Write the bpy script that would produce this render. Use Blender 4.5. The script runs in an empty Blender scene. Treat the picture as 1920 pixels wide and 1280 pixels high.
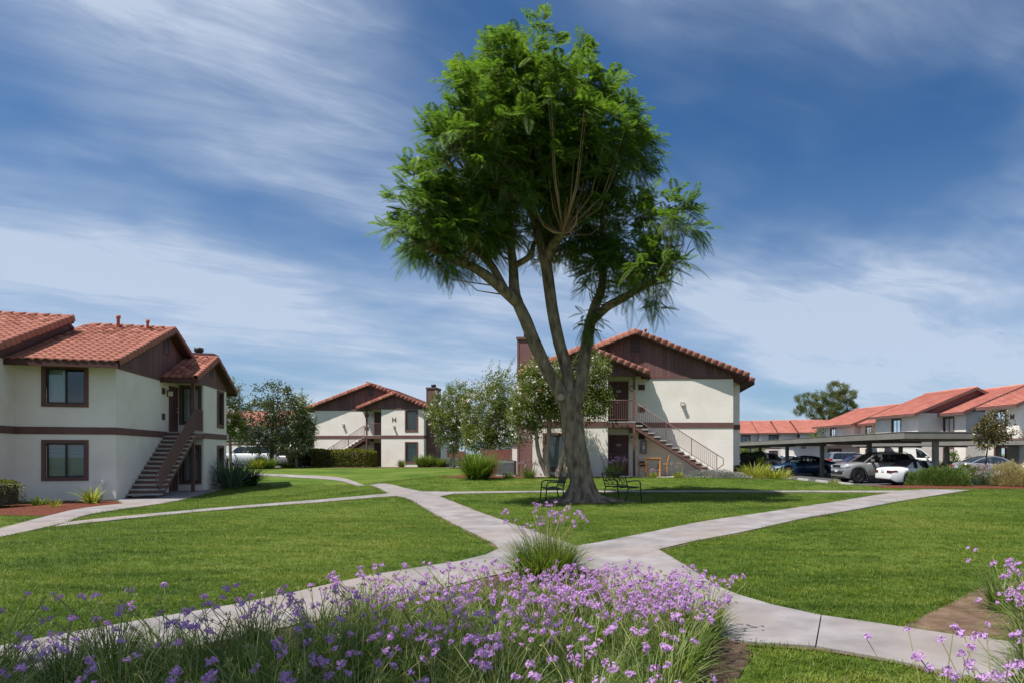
import bpy, math, random
import numpy as np
from mathutils import Vector, Matrix

S = bpy.context.scene
COL = S.collection
RND = random.Random(11)
NP = np.random.default_rng(5)
rad = math.radians

# ------------------------------------------------------------------ camera
EZ = 1.6                      # eye height above the path
FPX, CXP, HYP = 1240.0, 1180.0, 850.0   # focal length, principal column and horizon row measured in the photograph (1920 wide)
cam_d = bpy.data.cameras.new('camera')
cam = bpy.data.objects.new('camera', cam_d)
COL.objects.link(cam)
cam.location = (0, 0, EZ)
cam.rotation_euler = (rad(90), 0, 0)
cam_d.sensor_width = 36
cam_d.lens = FPX / 1920 * 36
cam_d.shift_x = -(CXP - 960) / 1920
cam_d.shift_y = (HYP - 640) / 1920
cam_d.clip_start = 0.05
cam_d.clip_end = 5000
S.camera = cam

# ------------------------------------------------------------------ light
SUN = Vector((-0.41, -0.30, 1.0)).normalized()
sun_el = math.asin(SUN.z)
sun_d = bpy.data.lights.new('sun', 'SUN')
sun_d.energy = 5.0
sun_d.angle = rad(0.53)
sun_d.color = (1.0, 0.955, 0.90)
sun = bpy.data.objects.new('sun', sun_d)
COL.objects.link(sun)
sun.rotation_euler = SUN.to_track_quat('Z', 'Y').to_euler()
sun.location = (-20, -10, 60)

W = bpy.data.worlds.new('World')
S.world = W
W.use_nodes = True
nt = W.node_tree
for n in list(nt.nodes):
    nt.nodes.remove(n)


def N(tree, typ, **kw):
    n = tree.nodes.new(typ)
    for k, v in kw.items():
        if k.startswith('i_'):
            key = k[2:]
            key = int(key) if key.isdigit() else key.replace('_', ' ')
            n.inputs[key].default_value = v
        else:
            setattr(n, k, v)
    return n


def L(tree, a, ai, b, bi):
    tree.links.new(a.outputs[ai], b.inputs[bi])


def ramp(tree, stops, interp='LINEAR'):
    r = tree.nodes.new('ShaderNodeValToRGB')
    r.color_ramp.interpolation = interp
    el = r.color_ramp.elements
    while len(el) > 1:
        el.remove(el[-1])
    el[0].position = stops[0][0]
    c = stops[0][1]
    el[0].color = (*c, 1) if len(c) == 3 else c
    for p, c in stops[1:]:
        e = el.new(p)
        e.color = (*c, 1) if len(c) == 3 else c
    return r


def MATH(tree, op, a, b=None, clamp=False):
    n = tree.nodes.new('ShaderNodeMath')
    n.operation = op
    n.use_clamp = clamp
    for i, v in enumerate((a, b)):
        if v is None:
            continue
        if isinstance(v, tuple):
            tree.links.new(v[0].outputs[v[1]], n.inputs[i])
        else:
            n.inputs[i].default_value = v
    return n


def build_sky():
    sky = N(nt, 'ShaderNodeTexSky', sky_type='NISHITA', sun_disc=False, sun_elevation=sun_el,
            sun_rotation=math.atan2(SUN.x, SUN.y), altitude=400, air_density=1.0, dust_density=1.2, ozone_density=2.2)
    tc = N(nt, 'ShaderNodeTexCoord')
    sep = N(nt, 'ShaderNodeSeparateXYZ')
    L(nt, tc, 'Generated', sep, 0)
    zz = MATH(nt, 'MAXIMUM', (sep, 2), 0.0)
    den = MATH(nt, 'ADD', (zz, 0), 0.16)
    px = MATH(nt, 'DIVIDE', (sep, 0), (den, 0))
    py = MATH(nt, 'DIVIDE', (sep, 1), (den, 0))
    cmb = N(nt, 'ShaderNodeCombineXYZ')
    L(nt, px, 0, cmb, 0)
    L(nt, py, 0, cmb, 1)
    # cirrus sheet: wind-combed noise on a flat layer high above
    rot = N(nt, 'ShaderNodeMapping')
    rot.inputs['Rotation'].default_value = (0, 0, rad(SKY['rot']))
    rot.inputs['Location'].default_value = SKY['loc']
    L(nt, cmb, 0, rot, 0)
    wn = N(nt, 'ShaderNodeTexNoise', i_Scale=0.9, i_Detail=3.0, i_Roughness=0.5)
    L(nt, rot, 0, wn, 'Vector')
    wsub = N(nt, 'ShaderNodeVectorMath', operation='SUBTRACT')
    L(nt, wn, 'Color', wsub, 0)
    wsub.inputs[1].default_value = (0.5, 0.5, 0.5)
    wsc = N(nt, 'ShaderNodeVectorMath', operation='SCALE')
    L(nt, wsub, 0, wsc, 0)
    wsc.inputs['Scale'].default_value = 0.45
    wad = N(nt, 'ShaderNodeVectorMath', operation='ADD')
    L(nt, rot, 0, wad, 0)
    L(nt, wsc, 0, wad, 1)

    def layer(scale, stretch, detail, rough, lo, hi, dist=0.0):
        m = N(nt, 'ShaderNodeMapping')
        m.inputs['Scale'].default_value = (scale * stretch, scale, 1)
        L(nt, wad, 0, m, 0)
        t = N(nt, 'ShaderNodeTexNoise', i_Scale=1.0, i_Detail=detail, i_Roughness=rough, i_Distortion=dist)
        L(nt, m, 0, t, 'Vector')
        r = N(nt, 'ShaderNodeMapRange', interpolation_type='SMOOTHSTEP')
        L(nt, t, 'Fac', r, 0)
        r.inputs[1].default_value = lo
        r.inputs[2].default_value = hi
        return r
    big = layer(0.60, 0.75, 5, 0.55, 0.365, 0.68)
    mid = layer(2.0, 0.42, 9, 0.60, 0.30, 0.78, 0.25)
    fine = layer(7.0, 0.30, 10, 0.7, 0.25, 0.80, 0.8)
    a = MATH(nt, 'MULTIPLY', (big, 0), (mid, 0))
    b = MATH(nt, 'MULTIPLY', (big, 0), 0.55)
    c = MATH(nt, 'ADD', (a, 0), (b, 0))
    f1 = MATH(nt, 'MULTIPLY', (fine, 0), 0.62)
    f2 = MATH(nt, 'ADD', (f1, 0), 0.60)
    d = MATH(nt, 'MULTIPLY', (c, 0), (f2, 0))
    # thin veil towards the horizon
    hz = N(nt, 'ShaderNodeMapRange', interpolation_type='SMOOTHSTEP')
    L(nt, sep, 2, hz, 0)
    hz.inputs[1].default_value = 0.0
    hz.inputs[2].default_value = 0.45
    hz.inputs[3].default_value = 0.36
    hz.inputs[4].default_value = 0.0
    e = MATH(nt, 'MULTIPLY', (d, 0), SKY['amount'])
    e2 = MATH(nt, 'ADD', (e, 0), (hz, 0), clamp=True)
    e3 = MATH(nt, 'MINIMUM', (e2, 0), 0.82)
    tint = N(nt, 'ShaderNodeMix', data_type='RGBA', blend_type='MULTIPLY')
    tint.inputs[0].default_value = 1.0
    L(nt, sky, 0, tint, 6)
    tint.inputs[7].default_value = SKY['tint']
    mix = N(nt, 'ShaderNodeMix', data_type='RGBA')
    L(nt, e3, 0, mix, 0)
    L(nt, tint, 2, mix, 6)
    mix.inputs[7].default_value = SKY['cloud']
    bg = N(nt, 'ShaderNodeBackground')
    bg.inputs['Strength'].default_value = SKY['strength']
    L(nt, mix, 2, bg, 0)
    out = N(nt, 'ShaderNodeOutputWorld')
    L(nt, bg, 0, out, 0)


SKY = dict(rot=-32, loc=(0.4, 5.2, 0), amount=1.22, tint=(0.40, 0.71, 0.97, 1), cloud=(5.6, 6.45, 7.8, 1), strength=0.07)
build_sky()
S.view_settings.view_transform = 'Standard'
S.view_settings.look = 'None'
S.view_settings.exposure = 0.62
S.view_settings.gamma = 1.0
S.view_settings.use_curve_mapping = False
S.cycles.max_bounces = 8
S.cycles.transparent_max_bounces = 12
S.cycles.use_denoising = True


# ------------------------------------------------------------------ helpers
def tag(o, label=None, cat=None, group=None, kind=None):
    if label: o['label'] = label
    if cat: o['category'] = cat
    if group: o['group'] = group
    if kind: o['kind'] = kind
    return o


def empty(name, loc=(0, 0, 0), rz=0.0, label=None, cat=None, group=None, kind=None, parent=None):
    o = bpy.data.objects.new(name, None)
    COL.objects.link(o)
    o.location = loc
    o.rotation_euler = (0, 0, rz)
    o.empty_display_size = 0.2
    if parent: o.parent = parent
    return tag(o, label, cat, group, kind)


def link(name, me, parent=None, mw=None):
    o = bpy.data.objects.new(name, me)
    COL.objects.link(o)
    if parent: o.parent = parent
    if mw is not None: o.matrix_basis = mw
    return o


def copy_tree(o, parent=None):
    c = o.copy()
    COL.objects.link(c)
    c.parent = parent
    for ch in list(o.children):
        copy_tree(ch, c)
    return c


def np_mesh(name, verts, faces, mat, smooth=False):
    """verts (n,3), faces (m,k) with one k for all faces"""
    me = bpy.data.meshes.new(name)
    v = np.asarray(verts, dtype=np.float32)
    f = np.asarray(faces, dtype=np.int32)
    k = f.shape[1]
    me.vertices.add(len(v))
    me.vertices.foreach_set('co', v.ravel())
    me.loops.add(f.size)
    me.loops.foreach_set('vertex_index', f.ravel())
    me.polygons.add(len(f))
    me.polygons.foreach_set('loop_start', np.arange(0, f.size, k, dtype=np.int32))
    me.polygons.foreach_set('loop_total', np.full(len(f), k, dtype=np.int32))
    if smooth:
        me.polygons.foreach_set('use_smooth', np.ones(len(f), dtype=bool))
    me.update(calc_edges=True)
    if mat is not None:
        me.materials.append(mat)
    return me


class MB:
    """collects shapes and links them as one mesh object; mir=-1 mirrors in x"""
    def __init__(s, mir=1):
        s.v, s.f, s.m, s.mir, s.sm = [], [], [], mir, []

    def add(s, vs, fs, mi=0, smooth=False):
        b = len(s.v)
        s.v += [(s.mir * v[0], v[1], v[2]) for v in vs]
        for f in fs:
            f = [b + i for i in f]
            s.f.append(f[::-1] if s.mir < 0 else f)
            s.m.append(mi)
            s.sm.append(smooth)
        return s

    def box(s, x0, x1, y0, y1, z0, z1, mi=0):
        if x0 > x1: x0, x1 = x1, x0
        if y0 > y1: y0, y1 = y1, y0
        if z0 > z1: z0, z1 = z1, z0
        v = [(x0, y0, z0), (x1, y0, z0), (x1, y1, z0), (x0, y1, z0), (x0, y0, z1), (x1, y0, z1), (x1, y1, z1), (x0, y1, z1)]
        return s.add(v, [(3, 2, 1, 0), (4, 5, 6, 7), (0, 1, 5, 4), (1, 2, 6, 5), (2, 3, 7, 6), (3, 0, 4, 7)], mi)

    def quad(s, a, b, c, d, mi=0):
        return s.add([a, b, c, d], [(0, 1, 2, 3)], mi)

    def prism(s, poly, axis, a, b, mi=0):
        """2D polygon extruded along axis from a to b. axis 'y': poly=(x,z); 'x': (y,z); 'z': (x,y)"""
        def P(p, t):
            return (p[0], t, p[1]) if axis == 'y' else (t, p[0], p[1]) if axis == 'x' else (p[0], p[1], t)
        n = len(poly)
        v = [P(p, a) for p in poly] + [P(p, b) for p in poly]
        ar = sum(poly[i][0] * poly[(i + 1) % n][1] - poly[(i + 1) % n][0] * poly[i][1] for i in range(n))
        fl = (ar > 0) != (b > a)
        if axis == 'y': fl = not fl
        fs = [tuple(range(n))[::-1], tuple(range(n, 2 * n))] + [(i, (i + 1) % n, n + (i + 1) % n, n + i) for i in range(n)]
        if fl: fs = [f[::-1] for f in fs]
        return s.add(v, fs, mi)

    def tube(s, pts, r, n=6, mi=0, smooth=True, cap=True):
        pts = [Vector(p) for p in pts]
        rs = r if isinstance(r, (list, tuple)) else [r] * len(pts)
        rings, ref = [], None
        for i, p in enumerate(pts):
            t = (pts[min(i + 1, len(pts) - 1)] - pts[max(i - 1, 0)])
            if t.length < 1e-9: t = Vector((0, 0, 1))
            t.normalize()
            if ref is None:
                ref = t.orthogonal().normalized()
            ref = (ref - t * ref.dot(t))
            ref = ref.normalized() if ref.length > 1e-6 else t.orthogonal().normalized()
            bi = t.cross(ref)
            rings.append([p + (ref * math.cos(2 * math.pi * k / n) + bi * math.sin(2 * math.pi * k / n)) * rs[i] for k in range(n)])
        v = [tuple(q) for rg in rings for q in rg]
        f = []
        for i in range(len(pts) - 1):
            for k in range(n):
                f.append((i * n + k, i * n + (k + 1) % n, (i + 1) * n + (k + 1) % n, (i + 1) * n + k))
        if cap:
            f.append(tuple(range(n))[::-1])
            f.append(tuple((len(pts) - 1) * n + k for k in range(n)))
        return s.add(v, f, mi, smooth)

    def bar(s, a, b, w, h, mi=0, up=(0, 0, 1)):
        """square section bar from a to b"""
        a, b = Vector(a), Vector(b)
        t = (b - a).normalized()
        u = Vector(up)
        x = t.cross(u)
        x = x.normalized() if x.length > 1e-6 else t.orthogonal().normalized()
        z = x.cross(t).normalized()
        v = []
        for p in (a, b):
            for sx, sz in ((-1, -1), (1, -1), (1, 1), (-1, 1)):
                v.append(tuple(p + x * sx * w / 2 + z * sz * h / 2))
        return s.add(v, [(0, 1, 2, 3), (7, 6, 5, 4), (0, 4, 5, 1), (1, 5, 6, 2), (2, 6, 7, 3), (3, 7, 4, 0)], mi)

    def mesh(s, name, mats):
        me = bpy.data.meshes.new(name)
        me.from_pydata(s.v, [], s.f)
        for m in (mats if isinstance(mats, (list, tuple)) else [mats]):
            me.materials.append(m)
        me.polygons.foreach_set('material_index', s.m)
        me.polygons.foreach_set('use_smooth', s.sm)
        me.update()
        return me

    def build(s, name, mats, parent=None, kind=None, label=None):
        o = link(name, s.mesh(name, mats), parent)
        return tag(o, label, kind=kind)


# ------------------------------------------------------------------ materials
def newmat(name):
    m = bpy.data.materials.new(name)
    m.use_nodes = True
    t = m.node_tree
    for n in list(t.nodes):
        t.nodes.remove(n)
    out = N(t, 'ShaderNodeOutputMaterial')
    return m, t, out


def mat(name, c1, c2=None, scale=3.0, detail=5.0, rough=0.8, bump=0.0, bscale=40.0, metal=0.0, spec=0.3, lo=0.35, hi=0.65,
        stretch=(1, 1, 1), coat=0.0, island=0.0, c3=None, s3=0.4):
    m, t, out = newmat(name)
    b = N(t, 'ShaderNodeBsdfPrincipled')
    b.inputs['Roughness'].default_value = rough
    b.inputs['Metallic'].default_value = metal
    b.inputs['Specular IOR Level'].default_value = spec
    b.inputs['Coat Weight'].default_value = coat
    b.inputs['Coat Roughness'].default_value = 0.05
    L(t, b, 0, out, 0)
    g = N(t, 'ShaderNodeNewGeometry')
    if c2 is None:
        b.inputs['Base Color'].default_value = (*c1, 1)
    else:
        mp = N(t, 'ShaderNodeMapping')
        mp.inputs['Scale'].default_value = stretch
        L(t, g, 'Position', mp, 0)
        no = N(t, 'ShaderNodeTexNoise', i_Scale=scale, i_Detail=detail, i_Roughness=0.6)
        L(t, mp, 0, no, 'Vector')
        fac = (no, 'Fac')
        if island:
            x = MATH(t, 'MULTIPLY', (g, 'Random Per Island'), island)
            y = MATH(t, 'MULTIPLY', (no, 'Fac'), 1 - island)
            z = MATH(t, 'ADD', (x, 0), (y, 0))
            fac = (z, 0)
        r = ramp(t, [(lo, c1), (hi, c2)])
        L(t, fac[0], fac[1], r, 0)
        col = (r, 0)
        if c3 is not None:
            n3 = N(t, 'ShaderNodeTexNoise', i_Scale=s3, i_Detail=4.0, i_Roughness=0.6)
            L(t, g, 'Position', n3, 'Vector')
            r3 = ramp(t, [(0.45, (0, 0, 0)), (0.72, (1, 1, 1))])
            L(t, n3, 'Fac', r3, 0)
            mx = N(t, 'ShaderNodeMix', data_type='RGBA')
            L(t, r3, 0, mx, 0)
            L(t, r, 0, mx, 6)
            mx.inputs[7].default_value = (*c3, 1)
            col = (mx, 2)
        L(t, col[0], col[1], b, 'Base Color')
    if bump:
        nb = N(t, 'ShaderNodeTexNoise', i_Scale=bscale, i_Detail=6.0, i_Roughness=0.6)
        L(t, g, 'Position', nb, 'Vector')
        bp = N(t, 'ShaderNodeBump')
        bp.inputs['Strength'].default_value = 1.0
        bp.inputs['Distance'].default_value = bump
        L(t, nb, 'Fac', bp, 'Height')
        L(t, bp, 0, b, 'Normal')
    return m


def leafmat(name, c1, c2, trans=0.35, rough=0.5, scale=0.6, tcol=None, island=0.6, spec=0.25):
    m, t, out = newmat(name)
    g = N(t, 'ShaderNodeNewGeometry')
    no = N(t, 'ShaderNodeTexNoise', i_Scale=scale, i_Detail=3.0)
    L(t, g, 'Position', no, 'Vector')
    x = MATH(t, 'MULTIPLY', (g, 'Random Per Island'), island)
    y = MATH(t, 'MULTIPLY', (no, 'Fac'), 1 - island)
    z = MATH(t, 'ADD', (x, 0), (y, 0))
    r = ramp(t, [(0.22, c1), (0.78, c2)])
    L(t, z, 0, r, 0)
    b = N(t, 'ShaderNodeBsdfPrincipled')
    b.inputs['Roughness'].default_value = rough
    b.inputs['Specular IOR Level'].default_value = spec
    L(t, r, 0, b, 'Base Color')
    tr = N(t, 'ShaderNodeBsdfTranslucent')
    hs = N(t, 'ShaderNodeMix', data_type='RGBA', blend_type='MULTIPLY')
    hs.inputs[0].default_value = 1.0
    L(t, r, 0, hs, 6)
    hs.inputs[7].default_value = (*(tcol or (1.5, 1.5, 0.6)), 1)
    L(t, hs, 2, tr, 0)
    mx = N(t, 'ShaderNodeMixShader')
    mx.inputs[0].default_value = trans
    L(t, b, 0, mx, 1)
    L(t, tr, 0, mx, 2)
    L(t, mx, 0, out, 0)
    return m


def glassmat(name, tint=(0.75, 0.8, 0.82), refl=0.12, rough=0.02):
    m, t, out = newmat(name)
    tr = N(t, 'ShaderNodeBsdfTransparent')
    tr.inputs[0].default_value = (*tint, 1)
    gl = N(t, 'ShaderNodeBsdfGlossy')
    gl.inputs['Roughness'].default_value = rough
    gl.inputs[0].default_value = (0.95, 0.97, 1, 1)
    fr = N(t, 'ShaderNodeLayerWeight')
    fr.inputs[0].default_value = 0.35
    ad = MATH(t, 'ADD', (fr, 'Fresnel'), refl, clamp=True)
    mx = N(t, 'ShaderNodeMixShader')
    L(t, ad, 0, mx, 0)
    L(t, tr, 0, mx, 1)
    L(t, gl, 0, mx, 2)
    L(t, mx, 0, out, 0)
    return m


M = {}
M['stucco'] = mat('stucco', (0.765, 0.71, 0.64), (0.81, 0.755, 0.69), scale=1.3, rough=0.95, bump=0.008, bscale=7.0, spec=0.1, detail=8, c3=(0.71, 0.65, 0.57), s3=0.7)
M['stucco2'] = mat('stucco_far', (0.62, 0.57, 0.51), (0.72, 0.68, 0.61), scale=0.6, rough=0.95, spec=0.1)
M['brown'] = mat('brown_trim', (0.125, 0.063, 0.054), (0.155, 0.082, 0.070), scale=2.0, rough=0.7)
M['siding'] = mat('brown_siding', (0.135, 0.068, 0.064), (0.175, 0.090, 0.083), scale=1.5, rough=0.75, island=0.7)
M['rail'] = mat('brown_metal_rail', (0.17, 0.095, 0.08), rough=0.55)
M['door'] = mat('maroon_door', (0.105, 0.045, 0.047), (0.12, 0.055, 0.055), scale=1.0, rough=0.55)
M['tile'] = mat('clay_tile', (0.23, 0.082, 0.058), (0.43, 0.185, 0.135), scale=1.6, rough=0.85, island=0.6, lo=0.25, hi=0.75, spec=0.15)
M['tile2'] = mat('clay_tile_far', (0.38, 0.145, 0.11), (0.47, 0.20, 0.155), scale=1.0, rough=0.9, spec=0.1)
M['deck'] = mat('roof_underside', (0.09, 0.042, 0.036), rough=0.85)
M['concrete'] = mat('path_concrete', (0.165, 0.15, 0.148), (0.265, 0.245, 0.245), scale=1.6, detail=9, rough=0.92, bump=0.003, bscale=60, spec=0.15, c3=(0.235, 0.195, 0.172), s3=0.45)
M['concrete2'] = mat('pale_concrete', (0.34, 0.325, 0.30), (0.42, 0.405, 0.38), scale=3, rough=0.9, spec=0.15)
M['asphalt'] = mat('asphalt', (0.055, 0.055, 0.058), (0.085, 0.083, 0.083), scale=0.8, rough=0.9, spec=0.15)
M['mulch'] = mat('red_mulch', (0.05, 0.016, 0.010), (0.17, 0.058, 0.036), scale=16, rough=0.95, bump=0.03, bscale=25, spec=0.1)
M['soil'] = mat('bare_soil', (0.085, 0.055, 0.036), (0.17, 0.115, 0.078), scale=5, detail=9, rough=0.95, bump=0.02, bscale=18, spec=0.1)
M['darksoil'] = mat('damp_soil', (0.04, 0.028, 0.02), (0.10, 0.07, 0.05), scale=12, rough=0.95, bump=0.03, bscale=25, spec=0.1)
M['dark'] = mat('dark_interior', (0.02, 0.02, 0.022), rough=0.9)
M['black'] = mat('black_metal', (0.012, 0.012, 0.013), rough=0.4, spec=0.5)
M['curtain'] = mat('pale_blind', (0.42, 0.45, 0.45), (0.55, 0.57, 0.56), scale=30, stretch=(1, 1, 0.02), rough=0.9)
M['greyblind'] = mat('grey_blind', (0.30, 0.33, 0.35), (0.40, 0.43, 0.44), scale=20, stretch=(0.05, 0.05, 1), rough=0.9)
M['winframe'] = mat('dark_window_frame', (0.03, 0.032, 0.035), rough=0.45)
M['glass'] = glassmat('window_glass', (0.85, 0.9, 0.92), 0.035)
M['white'] = mat('white_print', (0.75, 0.74, 0.70), rough=0.6)
M['wood'] = mat('honey_wood', (0.42, 0.19, 0.06), (0.58, 0.29, 0.10), scale=6, stretch=(1, 1, 0.15), rough=0.5)
M['greymetal'] = mat('carport_metal', (0.17, 0.16, 0.14), (0.21, 0.20, 0.175), scale=1.2, rough=0.6)
M['greyroof'] = mat('carport_roof', (0.30, 0.28, 0.26), rough=0.7)
M['lamp'] = mat('lamp_cream', (0.70, 0.62, 0.45), rough=0.5)
M['utility'] = mat('utility_grey', (0.16, 0.17, 0.17), (0.2, 0.21, 0.21), rough=0.7)
M['red'] = mat('extinguisher_red', (0.35, 0.03, 0.025), rough=0.4)


# ------------------------------------------------------------------ terrain
def ss(a, b, x):
    t = np.clip((np.asarray(x, dtype=float) - a) / (b - a), 0, 1)
    return t * t * (3 - 2 * t)


def G(x, y):
    x = np.asarray(x, dtype=float)
    y = np.asarray(y, dtype=float)
    left = ss(8.5, 15.5, -x) * (1 - ss(30, 48, y))
    pad = 0.35 * ss(22, 31.5, y) * (1 - ss(9, 15, -x) * (1 - ss(34, 48, y)))
    z = 0.02 + 0.08 * ss(12, 21, y) + pad - 0.26 * left
    mr = ss(6.6, 9.4, x + 0.121 * (y - 34)) * ss(26.5, 31, y)
    return z * (1 - mr)


def g(x, y):
    return float(G(x, y))


def on_ground(px, py):
    z = 0.05
    for _ in range(25):
        Y = FPX * (EZ - z) / (py - HYP)
        X = (px - CXP) / FPX * Y
        z = 0.5 * z + 0.5 * g(X, Y)
    return X, Y


def at_depth(px, Y):
    return (px - CXP) / FPX * Y
# ------------------------------------------------------------------ ground, paths, beds
def lawn_material():
    m, t, out = newmat('lawn_turf')
    b = N(t, 'ShaderNodeBsdfPrincipled')
    b.inputs['Roughness'].default_value = 0.9
    b.inputs['Specular IOR Level'].default_value = 0.1
    ge = N(t, 'ShaderNodeNewGeometry')
    n1 = N(t, 'ShaderNodeTexNoise', i_Scale=0.35, i_Detail=6.0, i_Roughness=0.65)
    L(t, ge, 'Position', n1, 'Vector')
    n2 = N(t, 'ShaderNodeTexNoise', i_Scale=14.0, i_Detail=8.0, i_Roughness=0.7)
    L(t, ge, 'Position', n2, 'Vector')
    x = MATH(t, 'MULTIPLY', (n2, 'Fac'), 0.55)
    y = MATH(t, 'MULTIPLY', (n1, 'Fac'), 0.6)
    z = MATH(t, 'ADD', (x, 0), (y, 0))
    r = ramp(t, [(0.44, (0.026, 0.055, 0.008)), (0.55, (0.064, 0.112, 0.012)), (0.67, (0.12, 0.15, 0.03))])
    L(t, z, 0, r, 0)
    L(t, r, 0, b, 'Base Color')
    bp = N(t, 'ShaderNodeBump')
    bp.inputs['Distance'].default_value = 0.05
    L(t, n2, 'Fac', bp, 'Height')
    L(t, bp, 0, b, 'Normal')
    L(t, b, 0, out, 0)
    return m


M['lawn'] = lawn_material()


def axis(fine0, fine1, step, far0, far1):
    a = list(np.arange(fine0, fine1 + 1e-6, step))
    lo, d = fine0, step
    pre = []
    while lo > far0:
        d *= 1.35
        lo -= d
        pre.append(lo)
    hi, d = fine1, step
    post = []
    while hi < far1:
        d *= 1.35
        hi += d
        post.append(hi)
    return np.array(pre[::-1] + a + post)


gx = axis(-32, 34, 0.5, -2500, 2500)
gy = axis(-6, 62, 0.5, -300, 3000)
XX, YY = np.meshgrid(gx, gy)
ZZ = G(XX, YY)
vid = np.arange(XX.size).reshape(XX.shape)
fq = np.stack([vid[:-1, :-1], vid[:-1, 1:], vid[1:, 1:], vid[1:, :-1]], -1).reshape(-1, 4)
tag(link('ground', np_mesh('ground', np.stack([XX, YY, ZZ], -1).reshape(-1, 3), fq, M['lawn'], True)), kind='structure')

EXCLUDE = []        # polygons (world xy) where no grass grows


def px_poly(pts):
    return [on_ground(*p) for p in pts]


def drape(poly, lift, step=0.9):
    """polygon cut on a grid so that it follows the terrain; returns bmesh"""
    import bmesh
    bm = bmesh.new()
    vs = [bm.verts.new((p[0], p[1], 0)) for p in poly]
    bm.faces.new(vs)
    xs = [p[0] for p in poly]
    ys = [p[1] for p in poly]
    for k, (lo, hi) in enumerate(((min(xs), max(xs)), (min(ys), max(ys)))):
        n = min(int((hi - lo) / step), 60)
        for i in range(1, n + 1):
            c = lo + (hi - lo) * i / (n + 1)
            co = (c, 0, 0) if k == 0 else (0, c, 0)
            no = (1, 0, 0) if k == 0 else (0, 1, 0)
            bmesh.ops.bisect_plane(bm, geom=bm.verts[:] + bm.edges[:] + bm.faces[:], plane_co=co, plane_no=no)
    bmesh.ops.recalc_face_normals(bm, faces=bm.faces[:])
    for f in bm.faces:
        if f.normal.z < 0: f.normal_flip()
    for v in bm.verts:
        v.co.z = g(v.co.x, v.co.y) + lift
    return bm


def sheet(name, poly, material, lift=0.008, parent=None, kind='structure', thick=0.0, exclude=True, step=0.9):
    import bmesh
    bm = drape(poly, lift, step)
    if thick:
        be = [e for e in bm.edges if e.is_boundary]
        r = bmesh.ops.extrude_edge_only(bm, edges=be)
        for v in r['geom']:
            if isinstance(v, bmesh.types.BMVert): v.co.z -= thick
    me = bpy.data.meshes.new(name)
    bm.to_mesh(me)
    bm.free()
    me.materials.append(material)
    if exclude: EXCLUDE.append(np.array([(p[0], p[1]) for p in poly]))
    return tag(link(name, me, parent), kind=kind)


def smooth_line(pts, n):
    """Catmull-Rom through world points, n samples evenly by length"""
    P = [np.array(p[:2], float) for p in pts]
    P = [2 * P[0] - P[1]] + P + [2 * P[-1] - P[-2]]
    out = []
    for i in range(1, len(P) - 2):
        for k in range(12):
            t = k / 12
            out.append(0.5 * ((2 * P[i]) + (-P[i - 1] + P[i + 1]) * t + (2 * P[i - 1] - 5 * P[i] + 4 * P[i + 1] - P[i + 2]) * t * t
                              + (-P[i - 1] + 3 * P[i] - 3 * P[i + 1] + P[i + 2]) * t ** 3))
    out.append(P[-2])
    out = np.array(out)
    s = np.concatenate([[0], np.cumsum(np.linalg.norm(np.diff(out, axis=0), axis=1))])
    q = np.linspace(0, s[-1], n)
    return np.stack([np.interp(q, s, out[:, 0]), np.interp(q, s, out[:, 1])], -1)


path = empty('path', kind='structure')


def ribbon(a, b, slab_len=2.4, lift=0.03):
    """concrete slabs between edge line a and edge line b (world points)"""
    la = smooth_line(a, 40)
    length = np.linalg.norm(np.diff(la, axis=0), axis=1).sum()
    ns = max(1, round(length / slab_len))
    seg = 4
    n = ns * seg + 1
    A, B = smooth_line(a, n), smooth_line(b, n)
    for k in range(ns):
        i0, i1 = k * seg, (k + 1) * seg
        q = list(A[i0:i1 + 1]) + list(B[i0:i1 + 1][::-1])
        # leave a thin joint at each end of the slab
        pa, pb = 0.006, 0.006
        q = [np.array(p) for p in q]
        for (e, f, d) in ((0, 1, pa), (seg, seg - 1, pb), (seg + 1, seg + 2, pb), (2 * seg + 1, 2 * seg, pa)):
            v = q[f] - q[e]
            q[e] = q[e] + v / max(np.linalg.norm(v), 1e-6) * d
        sheet('slab', [tuple(p) for p in q], M['concrete'], lift, path, None, 0.06)
    EXCLUDE.append(np.concatenate([A, B[::-1]]))
    # worn strip of bare earth where the edger cuts the turf back
    o = A - B
    o /= np.linalg.norm(o, axis=1)[:, None]
    wob = 0.05 + 0.035 * np.sin(np.arange(n) * 1.9) + 0.02 * np.sin(np.arange(n) * 0.7)
    for (E, sg) in ((A, 1), (B, -1)):
        out = E + o * sg * wob[:, None]
        inn = E - o * sg * 0.05
        V = np.concatenate([np.column_stack([out, G(out[:, 0], out[:, 1]) + 0.012]), np.column_stack([inn, G(inn[:, 0], inn[:, 1]) + 0.012])])
        f = np.array([(i, i + 1, n + i + 1, n + i) for i in range(n - 1)])
        tag(link('soil_edge', np_mesh('soil_edge', V, f if sg > 0 else f[:, ::-1], M['soil'])), kind='structure')


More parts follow.
